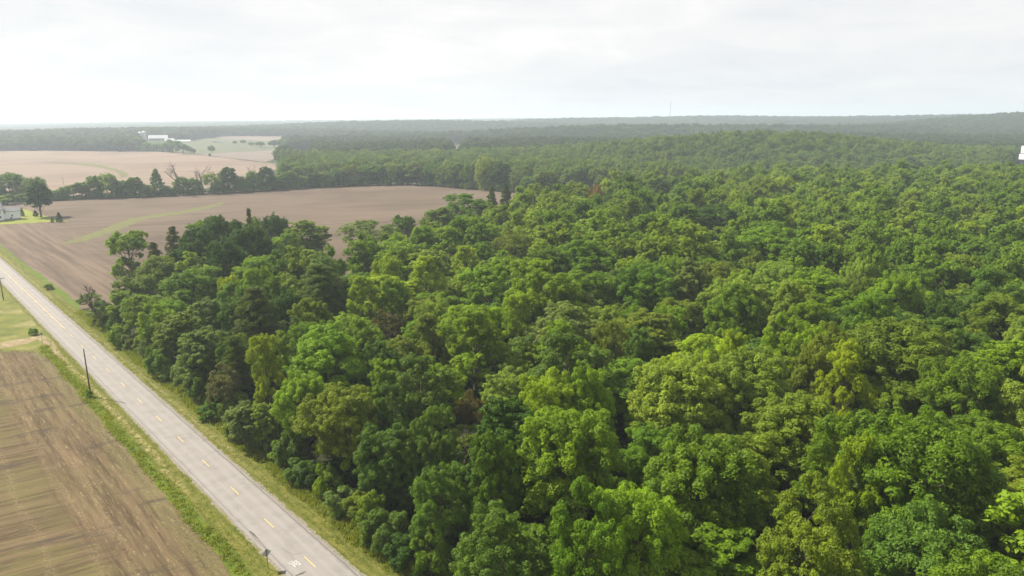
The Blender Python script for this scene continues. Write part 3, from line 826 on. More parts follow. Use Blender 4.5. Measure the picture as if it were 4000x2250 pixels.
# landmark trees of the near wood: kind, top x, top y, width, colour, height, label, name used when others are described beside it
LM = [
 ('open', 318, 583, 118, 'pale', 19, 'flat-topped open tree with a visible trunk at the field corner of the wood', 'the flat-topped open corner tree'),
 ('oak', 487, 572, 130, 'dark', 22, 'dark oak at the left end of the dense oak clump', 'the left oak of the dark clump'),
 ('oak', 548, 541, 150, 'dark', 23.5, 'tallest dark green oak in the middle of the dense oak clump', 'the tallest dark oak'),
 ('oak', 625, 560, 130, 'dark', 22.5, 'dark oak at the right end of the dense oak clump', 'the right oak of the dark clump'),
 ('oak', 560, 600, 140, 'dark', 21, 'dark oak on the near face of the dense oak clump', None),
 ('full', 690, 537, 92, 'dark', 20, 'small round dark tree against the field, right of the oak clump', 'the small round dark tree'),
 ('oval', 768, 546, 120, 'grey', 19, 'pale drooping tree tapering to a blunt top against the brown field', 'the pale drooping field-edge tree'),
 ('multi', 718, 585, 85, 'bright', 17, 'yellow-green ragged tree in front of the pale drooping one', None),
 ('fluffy', 925, 548, 135, 'grey', 16, 'silvery grey-green willow-like tree at the field edge', 'the silvery willow-like tree'),
 ('multi', 1010, 538, 70, 'mid', 16, 'small tree with open limbs on the field edge right of the silvery tree', 'the small open-limbed edge tree'),
 ('oval', 1105, 515, 90, 'grey', 19, 'grey-green sharp-topped tree at the field edge', 'the grey-green sharp-topped tree'),
 ('multi', 1178, 488, 120, 'mid', 20, 'tall many-headed green tree overlooking the brown field', 'the many-headed field-edge tree'),
 ('pine', 1237, 474, 40, 'pine', 21, 'left of the two dark ragged pines standing above the wood', 'the two dark ragged pines'),
 ('pine', 1272, 465, 44, 'pine', 22, 'right of the two dark ragged pines standing above the wood', None),
 ('pine', 432, 572, 60, 'brown', 19, 'grey-brown ragged conifer left of the dark oak clump', None),
 ('pine', 385, 612, 55, 'brown', 17, 'shorter grey-brown conifer right of the flat-topped open tree', None),
 ('pine', 625, 531, 40, 'brown', 24, 'thin conifer tip poking out behind the dark oak clump', None),
 ('tier', 1070, 655, 118, 'lime', 18, 'bright lime-yellow tree with tiered crown, the brightest in the wood', 'the lime-yellow tiered tree'),
 ('tier', 1058, 577, 90, 'bright', 17, 'bright yellow-green tree behind and left of its lime twin', None),
 ('tier', 1125, 578, 90, 'bright', 17, 'bright yellow-green tree with visible limbs, right twin of a pair', 'the yellow-green twin trees'),
 ('tier', 1168, 626, 75, 'lime', 16, 'small flat-topped lime green tree', 'the small flat-topped lime tree'),
 ('multi', 1232, 664, 145, 'bright', 19, 'tall forked bright green tree with dark bare stem below its crown', 'the tall forked bright tree'),
 ('tier', 905, 614, 100, 'bright', 17, 'yellow-green tree with loose tiers in front of the silvery tree', None),
 ('pine', 640, 726, 165, 'pine', 20, 'large dull olive pine with bushy plumes nearest the road', 'the large olive pine'),
 ('pine', 805, 668, 180, 'pine', 20, 'grey-olive pine with wide flat plumes in the middle of the wood', 'the wide-plumed pine'),
 ('pine', 590, 850, 105, 'pine', 15, 'smaller olive pine in front of the large olive pine', None),
 ('tier', 660, 858, 95, 'lime', 17, 'slender lime green tree draped in vines in front of the large olive pine', 'the slender lime tree with vines'),
 ('oval', 500, 818, 125, 'grey', 15, 'grey-green egg-shaped tree at the road edge', 'the grey-green egg-shaped roadside tree'),
 ('oval', 442, 780, 120, 'olive', 14, 'olive egg-shaped tree at the road edge left of the grey-green one', 'the olive egg-shaped roadside tree'),
 ('multi', 385, 770, 90, 'bright', 13, 'yellow-green lumpy tree at the road edge', None),
 ('multi', 480, 672, 150, 'mid', 17, 'mid green forked tree with vine-clad trunk before the oak clump', 'the forked vine-clad tree'),
 ('dome', 392, 640, 110, 'olive', 16, 'rounded olive tree between the flat-topped tree and the oaks', None),
 ('multi', 330, 690, 110, 'olive', 13, 'low olive thicket tree under the flat-topped open tree', None),
 ('tier', 1192, 786, 205, 'bright', 20, 'broad feathery light green tree spreading like an umbrella', 'the broad feathery umbrella tree'),
 ('tier', 1080, 800, 120, 'olive', 16, 'feathery olive tree left of the broad umbrella tree', None),
 ('tier', 1300, 750, 110, 'lime', 17, 'yellow-green feathery tree right of the broad umbrella tree', None),
 ('tier', 905, 705, 95, 'lime', 17, 'yellow-lime tree with curved stem right of the wide-plumed pine', 'the curved-stem lime tree'),
 ('tier', 985, 715, 90, 'bright', 16, 'small bright green tree leaning over a bare slope', None),
 ('tier', 962, 920, 110, 'bright', 14, 'low bright green tree with spreading sprays', 'the low bright spreading tree'),
 ('dome', 850, 962, 190, 'olive', 17, 'wide olive walnut-like tree standing back from the road', 'the wide olive tree'),
 ('multi', 905, 800, 130, 'bright', 16, 'bright green loose tree between the pine and the umbrella tree', None),
 ('multi', 1090, 1030, 120, 'blue', 16, 'blue-green lumpy maple with pale leaf undersides', 'the blue-green lumpy maple'),
 ('multi', 985, 975, 110, 'blue', 15, 'blue-green maple left of its lumpier neighbour', None),
 ('multi', 960, 858, 100, 'blue', 16, 'small blue-green maple in front of the curved-stem lime tree', None),
 ('multi', 1105, 1160, 150, 'blue', 15, 'dense blue-green maple low near the road', 'the dense roadside maple'),
 ('multi', 975, 1065, 150, 'blue', 14, 'dark blue-green maple at the road edge', None),
 ('oval', 607, 1005, 85, 'grey', 9, 'pale grey-green small tree at the verge, left of a pair', 'the pair of pale verge trees'),
 ('oval', 668, 1008, 80, 'pale', 9, 'pale grey-green small tree at the verge, right of a pair', None),
 ('multi', 558, 925, 80, 'brown', 11, 'dull brown-leaved tree beside the olive pine', 'the dull brown-leaved tree'),
 ('fluffy', 970, 780, 85, 'rust', 12, 'reddish brown dying tree amid green neighbours', 'the reddish dying tree'),
 ('fluffy', 1175, 985, 90, 'rust', 11, 'rust red dying tree below the broad umbrella tree', 'the rust red dying tree'),
 ('fluffy', 1500, 460, 42, 'orange', 20, 'small orange-brown tree above the far side of the wood', 'the small orange-brown tree'),
 ('multi', 1385, 925, 170, 'lime', 20, 'yellow-green many-headed tree left of a darker twin', 'the yellow many-headed tree'),
 ('dome', 1478, 920, 140, 'bright', 20, 'green broad tree right of its yellower twin', None),
 ('dome', 1432, 1013, 270, 'bright', 21, 'large bright green dome-shaped tree in the middle foreground', 'the large bright domed tree'),
 ('multi', 1420, 850, 190, 'blue', 20, 'lumpy tree with pale lit leaves behind the yellow many-headed tree', None),
 ('fluffy', 1535, 790, 120, 'olive', 18, 'rounded hazy olive tree with fine leaves', 'the rounded hazy olive tree'),
 ('oval', 1243, 1068, 130, 'mid', 20, 'tall narrow green tree left of the large bright dome', 'the tall narrow green tree'),
 ('multi', 1262, 1298, 220, 'blue', 17, 'rounded blue-green tree at the bottom edge of the picture', 'the rounded blue-green front tree'),
 ('multi', 1480, 1245, 210, 'mid', 20, 'green tree with spiky upper shoots at the bottom edge', 'the spiky-shooted front tree'),
 ('dome', 1610, 1210, 250, 'bright', 20, 'broad green tree at the bottom edge right of the spiky one', None),
 ('dome', 1715, 895, 240, 'pale', 21, 'wide pale green tree beside the dark gap in the canopy', 'the wide pale tree by the dark gap'),
 ('dome', 1885, 868, 220, 'pale', 21, 'wide pale green tree right of the one by the dark gap', None),
 ('dome', 1770, 1085, 270, 'mid', 21, 'large round mid green tree in the lower middle', 'the large round mid green tree'),
 ('tier', 1845, 855, 100, 'lime', 20, 'bright yellow feathery top between pale trees', 'the yellow feathery top'),
 ('dome', 2255, 798, 270, 'olive', 22, 'wide yellow-olive tree with finely textured crown', 'the wide yellow-olive tree'),
 ('multi', 2085, 835, 160, 'olive', 21, 'brownish olive tree left of the wide yellow-olive one', None),
 ('tier', 2135, 882, 150, 'lime', 21, 'bright yellow-green drooping tree on the right of the picture', 'the bright yellow drooping tree'),
 ('dome', 2345, 1030, 340, 'mid', 24, 'huge rounded green tree, the biggest at the right', 'the huge rounded tree at the right'),
 ('multi', 2055, 1240, 260, 'olive', 21, 'broad olive tree with yellow leaf tips at the bottom edge', 'the olive front tree with yellow tips'),
 ('multi', 2170, 1110, 150, 'lime', 20, 'ragged yellow-green tree left of the huge rounded tree', None),
 ('dome', 2440, 885, 200, 'mid', 22, 'full green tree behind the huge rounded tree', 'the full green tree at right'),
 ('dome', 1925, 572, 185, 'bright', 21, 'tall light green dome rising above the middle of the canopy', 'the tall light green dome'),
 ('oval', 1740, 640, 90, 'grey', 21, 'grey-green narrow tree with fluffy head beside a dark hollow', 'the grey-green fluffy-headed tree'),
 ('dome', 1625, 660, 150, 'mid', 20, 'mid green round tree left of the grey-green fluffy-headed one', None),
 ('dome', 1850, 715, 140, 'mid', 21, 'mid green tree below the tall light dome', None),
 ('dome', 1470, 600, 160, 'mid', 20, 'soft green dome above the tall forked bright tree', None),
 ('fluffy', 1285, 575, 120, 'olive', 19, 'cloud-shaped pale olive tree behind the small flat-topped lime tree', 'the cloud-shaped pale olive tree'),
 ('multi', 1800, 520, 130, 'dark', 20, 'dark bluish tree among lighter crowns in the middle distance', 'the dark bluish canopy tree'),
 ('multi', 1660, 450, 60, 'dark', 20, 'dark green two-headed tree on the crest of the wood', 'the dark two-headed crest tree'),
]
for i, (k, vx, vt, vw, colr, H, lab, mk) in enumerate(LM):
    plant_px(k, vx, vt, vw, colr, WOOD, H, label=lab, mark=mk, seed=100 + i, rot=0.3 if k == 'open' else None)
# dead trees
plant('bare', *at(262 * S15, 826 * S15), 15.0, 6, 'grey', WOOD, label='leaning bare dead tree with vines at the road edge by the field', mark='the leaning dead tree', lean=1, rot=-0.1)
gx, gy = at(1325 * S15, 800 * S15, 15); plant('bare', gx, gy, 15, 7, 'grey', WOOD, label='bleached bare snag right of the broad umbrella tree', mark='the bleached snag', seed=4)
gx, gy = at(1165 * S15, 1060 * S15, 13); plant('bare', gx, gy, 13, 8, 'grey', WOOD, label='grey twiggy dead tree left of the tall narrow green tree', mark='the grey twiggy dead tree', seed=9)

# outline of the near wood: its skyline in the photograph carried down to the ground at tree-top height
prof = [(455, 1065), (560, 950), (690, 880), (860, 850), (1020, 850), (1220, 900), (1330, 960), (1420, 870), (1600, 850), (1720, 800), (1880, 775), (2060, 750),
        (2200, 735), (2400, 700), (2700, 665), (3000, 645), (3300, 632), (3600, 620), (3900, 616), (3960, 626), (4100, 624), (4700, 616)]
back = [at(x, y, 20.0) for x, y in prof]
wood_poly = np.array([fuv(47, 30), fuv(47, 215)] + back + [(560, 60), (60, 30)])
def inside(poly, x, y):
    x, y = np.atleast_1d(x), np.atleast_1d(y)
    r = np.zeros(len(x), bool)
    n = len(poly)
    for i in range(n):
        x0, y0 = poly[i][:2]; x1, y1 = poly[(i + 1) % n][:2]
        c = ((y0 > y) != (y1 > y))
        with np.errstate(divide='ignore', invalid='ignore'):
            xi = (x1 - x0) * (y - y0) / (y1 - y0) + x0
        r ^= c & (x < xi)
    return r
rng = np.random.default_rng(12)
pts_all, occupied = [], [(d['x'], d['y'], d['w'] / 2) for d in ITEMS]
occ = np.array(occupied)
cand = np.stack([rng.uniform(-150, 620, 90000), rng.uniform(40, 720, 90000)], 1)
cand = cand[inside(wood_poly, cand[:, 0], cand[:, 1])]
cand = cand[cand[:, 0] < cand[:, 1] * 0.95 + 25]
grid = {}
def cell(x, y): return int(x // 16), int(y // 16)
for o_ in occ: grid.setdefault(cell(o_[0], o_[1]), []).append(tuple(o_))
chosen = []
for x, y in cand:
    r = rng.choice([3.8, 4.8, 5.8, 7.0], p=[.18, .32, .32, .18]) if x < 0 else rng.choice([4.2, 5.4, 6.6, 8.0], p=[.16, .30, .34, .20])
    if uv(x, y)[0] < 52: r = min(r, 4.0)
    cx, cy = cell(x, y)
    ok = True
    for i in (-1, 0, 1):
        for j in (-1, 0, 1):
            for (a, b, c) in grid.get((cx + i, cy + j), ()):
                if (a - x) ** 2 + (b - y) ** 2 < (0.78 * (c + r)) ** 2:
                    ok = False; break
            if not ok: break
        if not ok: break
    if ok:
        grid.setdefault((cx, cy), []).append((x, y, r)); chosen.append((x, y, r))
# the nearest become individual trees, the rest one canopy object
chosen.sort(key=lambda c: math.hypot(c[0], c[1]) - 4 * c[2])
MAX_FILL = 138
fill, rest, blocked = [], [], []
cone_h = [(d['px'], d['py'], d['H']) for d in ITEMS]
kinds = ['dome', 'multi', 'oval', 'tier', 'fluffy', 'full']
for x, y, r in chosen:
    H = rng.uniform(14.5, 22.0) * (0.82 + .033 * r) * (0.8 if uv(x, y)[0] < 52 else 1.0)
    p = project(x, y, H)
    vis = p is not None and -150 < p[0] < 4150 and p[1] < 2420
    # a fill tree must not stand up in front of a landmark
    for d in ITEMS[:len(LM)]:
        if vis and d['dist'] > math.hypot(x, y) and abs(p[0] - d['px']) < 0.5 * (d['w'] + r) / d['dist'] * 2750 * .8:
            top = project(d['x'], d['y'], d['H'])[1]
            lim = top + 0.55 * d['H'] / d['dist'] * 2750 * .9
            while p[1] < lim and H > 8:
                H -= 1.0; p = project(x, y, H)
    if vis and len(fill) < MAX_FILL: fill.append((x, y, r, H))
    else: rest.append((x, y, r, H))
for x, y, r, H in fill:
    k = rng.choice(kinds, p=[.32, .30, .12, .10, .06, .10])
    left = x < 20
    colr = rng.choice(['mid', 'bright', 'dark', 'blue', 'olive', 'pale', 'lime', 'grey'], p=[.26, .20, .10, .14, .12, .09, .05, .04] if left else [.24, .20, .05, .05, .23, .17, .05, .01])
    if math.hypot(x, y) < 105:
        colr = {'lime': 'mid', 'pale': 'mid', 'bright': 'mid', 'grey': 'mid'}.get(str(colr), colr); k = {'tier': 'dome', 'fluffy': 'dome'}.get(str(k), k)
    elif colr == 'lime' and math.hypot(x, y) < 125: colr = 'bright'
    plant(k, x, y, H, r * 2.15, str(colr), WOOD)

# bushes along the road edge of the wood
EDGE = 'bushes along the road edge of the wood'
for v in np.arange(28, 222, 4.3):
    u = 43.6 + rng.normal() * .8 + (1.0 if v < 60 else 0)
    x, y = fuv(u, v + rng.uniform(-1, 1))
    p = project(x, y, 2)
    if p is None or p[1] > 2500: continue
    h = rng.uniform(3.0, 6.5)
    plant('bush', x, y, h, rng.uniform(3.6, 6.0), str(rng.choice(['mid', 'olive', 'blue', 'bright', 'grey', 'dark'])), EDGE)
for vx, vt, vb, vw, c, lab in ((228, 735, 775, 55, 'grey', 'grey-green bush at the field end of the wood edge'), (255, 772, 812, 70, 'grey', 'white-flecked straggly bush below the leaning dead tree'),
                               (206, 752, 765, 14, 'dark', 'tiny dark bush at the corner of the ploughed field'),
                               (85, 828, 842, 24, 'bright', 'round green bush on the mown verge left of the road'), (122, 715, 728, 24, 'grey', 'small pale bush on the right verge by the ploughed field'),
                               (225, 980, 1000, 17, 'bright', 'small bush growing round the foot of the utility pole')):
    plant_px('fluffy' if vw > 50 else 'bush', vx, vt, vw, c, None, vbase=vb, label=lab, cat='bush')

# hedgerow between the fields, creek-side trees and the trees beyond
HEDGE = 'trees of the hedgerow between the fields'
HG = [  # kind, x, top, base, width, colour, label, mark
 ('full', 28, 433, 500, 90, 'mid', 'large round tree behind the white farmhouse', 'the large round farmhouse tree'),
 ('full', 92, 443, 500, 60, 'grey', 'pale tree behind the tall dark farmhouse tree', None),
 ('full', 62, 485, 505, 50, 'mid', 'low tree behind the farmhouse wing', None),
 ('bush', 20, 490, 512, 60, 'mid', 'broad bush behind the farmhouse roof', None),
 ('full', 138, 478, 502, 46, 'mid', None, None), ('full', 163, 468, 501, 34, 'mid', None, None), ('fluffy', 186, 462, 499, 42, 'olive', None, None),
 ('oval', 208, 455, 498, 42, 'mid', None, None), ('full', 243, 440, 497, 48, 'mid', None, None), ('full', 272, 436, 496, 60, 'pale', 'pale broad tree in the hedgerow', 'the pale broad hedgerow tree'),
 ('full', 300, 455, 495, 40, 'dark', None, None), ('full', 322, 452, 494, 45, 'mid', None, None), ('oval', 343, 441, 494, 42, 'mid', None, None),
 ('full', 372, 462, 493, 40, 'grey', None, None), ('cone', 398, 428, 491, 50, 'blue', 'dark pointed cone-shaped tree in the hedgerow', 'the dark pointed hedgerow tree'),
 ('bush', 425, 470, 490, 40, 'mid', None, None), ('bare', 453, 402, 489, 16, 'pale', 'tall spindly sparse tree standing above the hedgerow', 'the tall spindly hedgerow tree'),
 ('full', 462, 442, 488, 46, 'mid', None, None), ('full', 490, 447, 487, 38, 'mid', None, None), ('bare', 509, 411, 486, 20, 'grey', 'thin bare snag standing in the hedgerow', 'the thin bare hedgerow snag'),
 ('fluffy', 535, 432, 485, 50, 'pale', None, None), ('full', 552, 452, 484, 44, 'mid', None, None), ('oval', 577, 415, 482, 48, 'dark', 'dense dark tree, tallest at the right half of the hedgerow', 'the dense dark hedgerow tree'),
 ('full', 606, 440, 481, 44, 'mid', None, None), ('bare', 628, 415, 480, 18, 'grey', 'thin bare snag right of the dense dark hedgerow tree', None),
 ('full', 640, 430, 479, 44, 'mid', None, None), ('full', 673, 417, 477, 44, 'dark', 'dark blunt tree where the hedgerow meets the creek wood', 'the dark blunt hedgerow tree'),
]
for i, (k, vx, vt, vb, vw, c, lab, mk) in enumerate(HG):
    vb_ = vb + 2
    plant_px(k, vx, vt, vw * (1 if k != 'bare' else 1.6), c, HEDGE, vbase=vb_, label=lab, mark=mk, near=False, seed=300 + i)
CREEK = 'trees along the creek at the far field edge'
rng = np.random.default_rng(31)
base_line = [(695, 476), (800, 470), (900, 465), (1000, 463), (1080, 465), (1150, 471), (1230, 478), (1320, 484), (1400, 492)]
def lerp_line(L, x):
    return float(np.interp(x, [p[0] for p in L], [p[1] for p in L]))
creek = [(700, 436, 46), (728, 424, 50), (760, 436, 44), (790, 428, 48), (822, 424, 50), (852, 416, 46), (884, 408, 52), (918, 412, 46), (950, 406, 54), (985, 400, 48),
         (1016, 410, 42), (1050, 396, 60), (1085, 404, 52), (1118, 410, 46), (1150, 400, 54), (1186, 404, 48), (1222, 390, 58), (1262, 398, 56), (1300, 424, 48), (1332, 436, 50), (1372, 420, 56)]
for i, (vx, vt, vw) in enumerate(creek):
    c = ['mid', 'mid', 'pale', 'dark', 'grey', 'mid', 'olive'][i % 7]
    plant_px(['full', 'full', 'oval'][i % 3], vx, vt + 4, vw * 1.05, c, CREEK, vbase=lerp_line(base_line, vx) + 1, near=False, seed=400 + i)
rng = np.random.default_rng(8)
for i in range(54):
    vx = 128 + i * 23.6 + rng.uniform(-8, 8)
    vb = lerp_line([(130, 503), (398, 492), (577, 483), (695, 477)] + base_line[1:], vx) + 1.5
    if vx < 690 or rng.uniform() < .75:
        plant_px('bush', vx, vb - rng.uniform(9, 20), rng.uniform(26, 40), str(rng.choice(['mid', 'olive', 'blue', 'grey', 'dark'])), HEDGE if vx < 690 else CREEK, vbase=vb, near=False, seed=700 + i)
GROVE = 'slender trees of the pale grove between the fields'
for i, (vx, vt, vb) in enumerate(((700, 373, 414), (715, 371, 416), (731, 370, 417), (747, 372, 418), (762, 376, 419), (778, 392, 421))):
    plant_px('oval', vx, vt, 22, 'pale', GROVE, vbase=vb, near=False, seed=450 + i, label='slender pale tree of the small grove, %s from its left end' % ['first', 'second', 'third', 'fourth', 'fifth', 'sixth'][i],
             mark='the small pale grove' if i == 2 else None)
PAST = 'scattered pasture trees near the distant barns'
for i, (vx, vt, vb, vw, k, c, lab) in enumerate((
    (533, 366, 386, 17, 'dome', 'mid', 'lone round tree in the pasture below the pond'), (528, 386, 394, 6, 'bush', 'dark', 'tiny dark shrub below the lone round pasture tree'),
    (591, 354, 363, 13, 'dome', 'mid', 'small tree at the left end of the pasture tree line'), (612, 352, 363, 16, 'dome', 'mid', 'second small tree from the left of the pasture tree line'),
    (634, 357, 369, 20, 'multi', 'mid', 'third small tree from the left of the pasture tree line'), (655, 356, 371, 26, 'dome', 'mid', 'wider tree in the pasture tree line'),
    (690, 352, 372, 30, 'dome', 'dark', 'dark wide tree in the pasture tree line'), (712, 349, 372, 36, 'dome', 'mid', 'largest tree of the pasture tree line'),
    (775, 348, 373, 48, 'dome', 'dark', 'dark broad tree alone on the distant brown field'),
    (435, 352, 384, 44, 'multi', 'mid', 'tree in front of the long low barn roof'), (462, 361, 388, 38, 'multi', 'dark', 'dark tree below the long low barn'),
    (405, 360, 381, 40, 'dome', 'mid', 'tree in front of the white-roofed barn'), (372, 358, 381, 34, 'full', 'mid', 'tree at the left of the white-roofed barn'), (388, 361, 381, 22, 'full', 'grey', 'low greyish tree below the white-roofed barn'), (352, 343, 376, 34, 'full', 'mid', 'tree in front of the grain bins'), (421, 358, 382, 30, 'full', 'dark', 'dark tree between the tall barn and the long low one'), (487, 373, 390, 14, 'multi', 'dark', 'small dark tree at the corner of the pale field'),
    (478, 366, 388, 20, 'fluffy', 'grey', 'thin greyish tree beside the pasture corner'))):
    plant_px(k, vx, vt, vw, c, PAST, vbase=vb, near=False, seed=480 + i, label=lab)
plant_px('multi', 1863, 287, 34, 'dark', None, vbase=300, near=False, label='dark many-headed tree standing up on the distant skyline')
# farmhouse garden trees
plant_px('oval', 104, 448, 60, 'dark', None, vbase=546, near=False, label='tall dark tree with bare lower trunk beside the farmhouse', mark='the tall dark farmhouse tree', seed=60)
for vx, vt, vb, vw, lab in ((150, 535, 558.5, 22, 'rounded dark evergreen shrub at the lawn tip, larger of two'), (132, 547, 559.5, 11, 'small dark evergreen shrub left of the larger one'),
                            (57, 524, 544, 12, 'dark pointed shrub against the end wall of the farmhouse'), (90, 529, 544, 15, 'dark shrub under the tall farmhouse tree')):
    plant_px('cone', vx, vt, vw, 'dark', None, vbase=vb, near=False, cat='shrub', label=lab, seed=int(vx))

# ------------------------------------------------------------------ labels that tell the trees apart
TONE = dict(mid='mid green', bright='bright green', lime='lime green', dark='dark green', blue='blue-green', grey='grey-green', olive='olive', pine='dull olive',
            rust='rust red', pale='pale green', brown='brownish', orange='orange')
SHAPE = dict(oak='oak', full='full-skirted tree', dome='domed tree', oval='narrow tree', multi='lumpy tree', tier='feathery tree', fluffy='bushy tree', bush='bush', pine='pine', cone='conical tree', open='open tree', bare='bare tree')
ORD = ['nearest', 'second nearest', 'third nearest', 'fourth nearest', 'fifth nearest', 'sixth nearest', 'seventh nearest', 'eighth nearest']
marks = [d for d in ITEMS if d['mark']]
used, todo = {d['label'] for d in ITEMS if d['label']}, [d for d in ITEMS if not d['label']]
def relation(d, m):
    dx, dy = d['px'] - m['px'], d['py'] - m['py']
    if abs(dx) > abs(dy): return 'left of' if dx < 0 else 'right of'
    return 'behind' if dy < 0 else 'in front of'
def what_is(d):
    k, c, w = d['kind'], d['colour'], d['where']
    if w == EDGE: return '%s verge bush' % TONE[c]
    if w == HEDGE: return '%s hedgerow %s' % (TONE[c], 'bush' if k == 'bush' else 'tree')
    if w == CREEK: return '%s creekside %s' % (TONE[c], 'bush' if k == 'bush' else 'tree')
    return '%s %s' % (TONE[c], SHAPE[k])
groups = {}
for d in todo:
    gap = lambda m: math.hypot(d['px'] - m['px'], d['py'] - m['py'])
    near4 = sorted(marks, key=lambda m: gap(m) + (0 if m['where'] == d['where'] else 250))[:5]
    best = min(near4, key=lambda m: len(groups.get((what_is(d), relation(d, m), m['mark']), [])) * 300 + gap(m))
    groups.setdefault((what_is(d), relation(d, best), best['mark']), []).append((gap(best), d))
for (what, rel, mk), L in groups.items():
    L.sort(key=lambda q: q[0])
    for i, (_, d) in enumerate(L):
        d['label'] = d['o']['label'] = '%s, %s one %s %s' % (what, ORD[i], rel, mk) if len(L) > 1 else '%s %s %s' % (what, rel, mk)

# ------------------------------------------------------------------ woods too many to count: one object each
def scatter(name, label, cat, pts, scl, rot, idx, protos):
    me = bpy.data.meshes.new(name)
    me.vertices.add(len(pts)); me.vertices.foreach_set('co', np.asarray(pts, np.float32).ravel())
    for nm, ty, val in (('scl', 'FLOAT_VECTOR', np.asarray(scl, np.float32).ravel()), ('rot', 'FLOAT', np.asarray(rot, np.float32)), ('pick', 'INT', np.asarray(idx, np.int32))):
        a = me.attributes.new(nm, ty, 'POINT')
        a.data.foreach_set('vector' if ty == 'FLOAT_VECTOR' else 'value', val)
    o = link(bpy.data.objects.new(name, me))
    tag(o, label, cat, kind='stuff')
    for p_ in protos:
        for m_ in p_.data.materials:
            if m_.name not in me.materials: me.materials.append(m_)
    g = bpy.data.node_groups.new(name, 'GeometryNodeTree')
    g.interface.new_socket('Geometry', in_out='INPUT', socket_type='NodeSocketGeometry')
    g.interface.new_socket('Geometry', in_out='OUTPUT', socket_type='NodeSocketGeometry')
    gi, go = g.nodes.new('NodeGroupInput'), g.nodes.new('NodeGroupOutput')
    jn = g.nodes.new('GeometryNodeJoinGeometry')
    for p_ in reversed(protos):
        oi = g.nodes.new('GeometryNodeObjectInfo'); oi.inputs['Object'].default_value = p_; oi.inputs['As Instance'].default_value = False
        gt = g.nodes.new('GeometryNodeGeometryToInstance')
        g.links.new(oi.outputs['Geometry'], gt.inputs[0]); g.links.new(gt.outputs[0], jn.inputs[0])
    ip = g.nodes.new('GeometryNodeInstanceOnPoints')
    def attr(nm, ty):
        n = g.nodes.new('GeometryNodeInputNamedAttribute'); n.data_type = ty; n.inputs['Name'].default_value = nm
        return n.outputs['Attribute']
    cx = g.nodes.new('ShaderNodeCombineXYZ'); g.links.new(attr('rot', 'FLOAT'), cx.inputs[2])
    er = g.nodes.new('FunctionNodeEulerToRotation'); g.links.new(cx.outputs[0], er.inputs[0])
    g.links.new(gi.outputs[0], ip.inputs['Points']); g.links.new(jn.outputs[0], ip.inputs['Instance'])
    ip.inputs['Pick Instance'].default_value = True
    g.links.new(attr('pick', 'INT'), ip.inputs['Instance Index'])
    g.links.new(er.outputs[0], ip.inputs['Rotation'])
    g.links.new(attr('scl', 'FLOAT_VECTOR'), ip.inputs['Scale'])
    g.links.new(ip.outputs[0], go.inputs[0])
    md = o.modifiers.new('scatter', 'NODES'); md.node_group = g
    return o
far_mid_protos = [stuff_proto('creek_stand_tree_%d' % i, k, 90 + i, 2.2, M_wood_far) for i, k in enumerate(('full', 'multi', 'dome', 'oval', 'full'))]
mid_protos = [stuff_proto('stand_tree_%d' % i, k, 60 + i, 2.0, M_wood) for i, k in enumerate(('dome', 'multi', 'dome', 'oval', 'multi', 'tier'))]
far_protos = [stuff_proto('far_stand_tree_%d' % i, k, 70 + i, 4.2, M_wood_dist) for i, k in enumerate(('dome', 'multi', 'dome', 'oval', 'multi'))]
und_protos = [stuff_proto('low_growth_%d' % i, 'bush', 80 + i, 2.4, M_under) for i in range(2)]
def rows_of(trees, protos, rng):
    pts, scl, rot, idx = [], [], [], []
    for x, y, r, H in trees:
        i = rng.integers(len(protos))
        _, h0, r0 = protos[i]
        pts.append((x, y, float(terrain(x, y)))); s = r * 1.08 / r0
        scl.append((s, s, H / h0)); rot.append(rng.uniform(0, 6.28)); idx.append(i)
    return pts, scl, rot, idx
rng = np.random.default_rng(77)
rest = [q for q in rest if q[0] > -140]
scatter('near_wood_canopy', 'unbroken green canopy of the roadside wood behind the nearest trees', 'forest', *rows_of(rest, mid_protos, rng), [p[0] for p in mid_protos])
# far woods: everywhere beyond the fields except the open land
open_land = [np.array(q) for q in (f1, f2, pst, f3, f4)]
open_land.append(np.array(px_poly([(560, 560), (640, 545), (760, 552), (860, 552), (860, 600), (760, 603), (700, 597), (560, 580)])))
open_land.append(np.array(px_poly([(1000, 700), (1075, 640), (1170, 590), (1225, 575), (1228, 640), (1190, 660), (1090, 690)])))
open_land.append(np.array(px_poly([(-500, 830), (-500, 690), (200, 740), (600, 735), (1000, 690), (1100, 680), (1110, 742), (600, 780)])))
open_land.append(np.array(px_poly([(1752, 563), (1812, 560), (1815, 600), (1800, 640), (1778, 645), (1760, 610)])))
open_land.append(np.array(px_poly([(640, 583), (640, 602), (760, 614), (900, 632), (1010, 647), (1085, 655), (1095, 625), (1000, 598), (900, 590), (760, 588)])))
open_land.append(np.array(px_poly([(538, 545), (538, 560), (572, 593), (665, 595), (700, 560), (690, 545)])))
def far_ok(x, y):
    ok = np.ones(len(x), bool)
    for P in open_land: ok &= ~inside(P, x, y)
    ok &= ~inside(wood_poly, x, y)
    return ok
far_trees, mid_trees = [], []
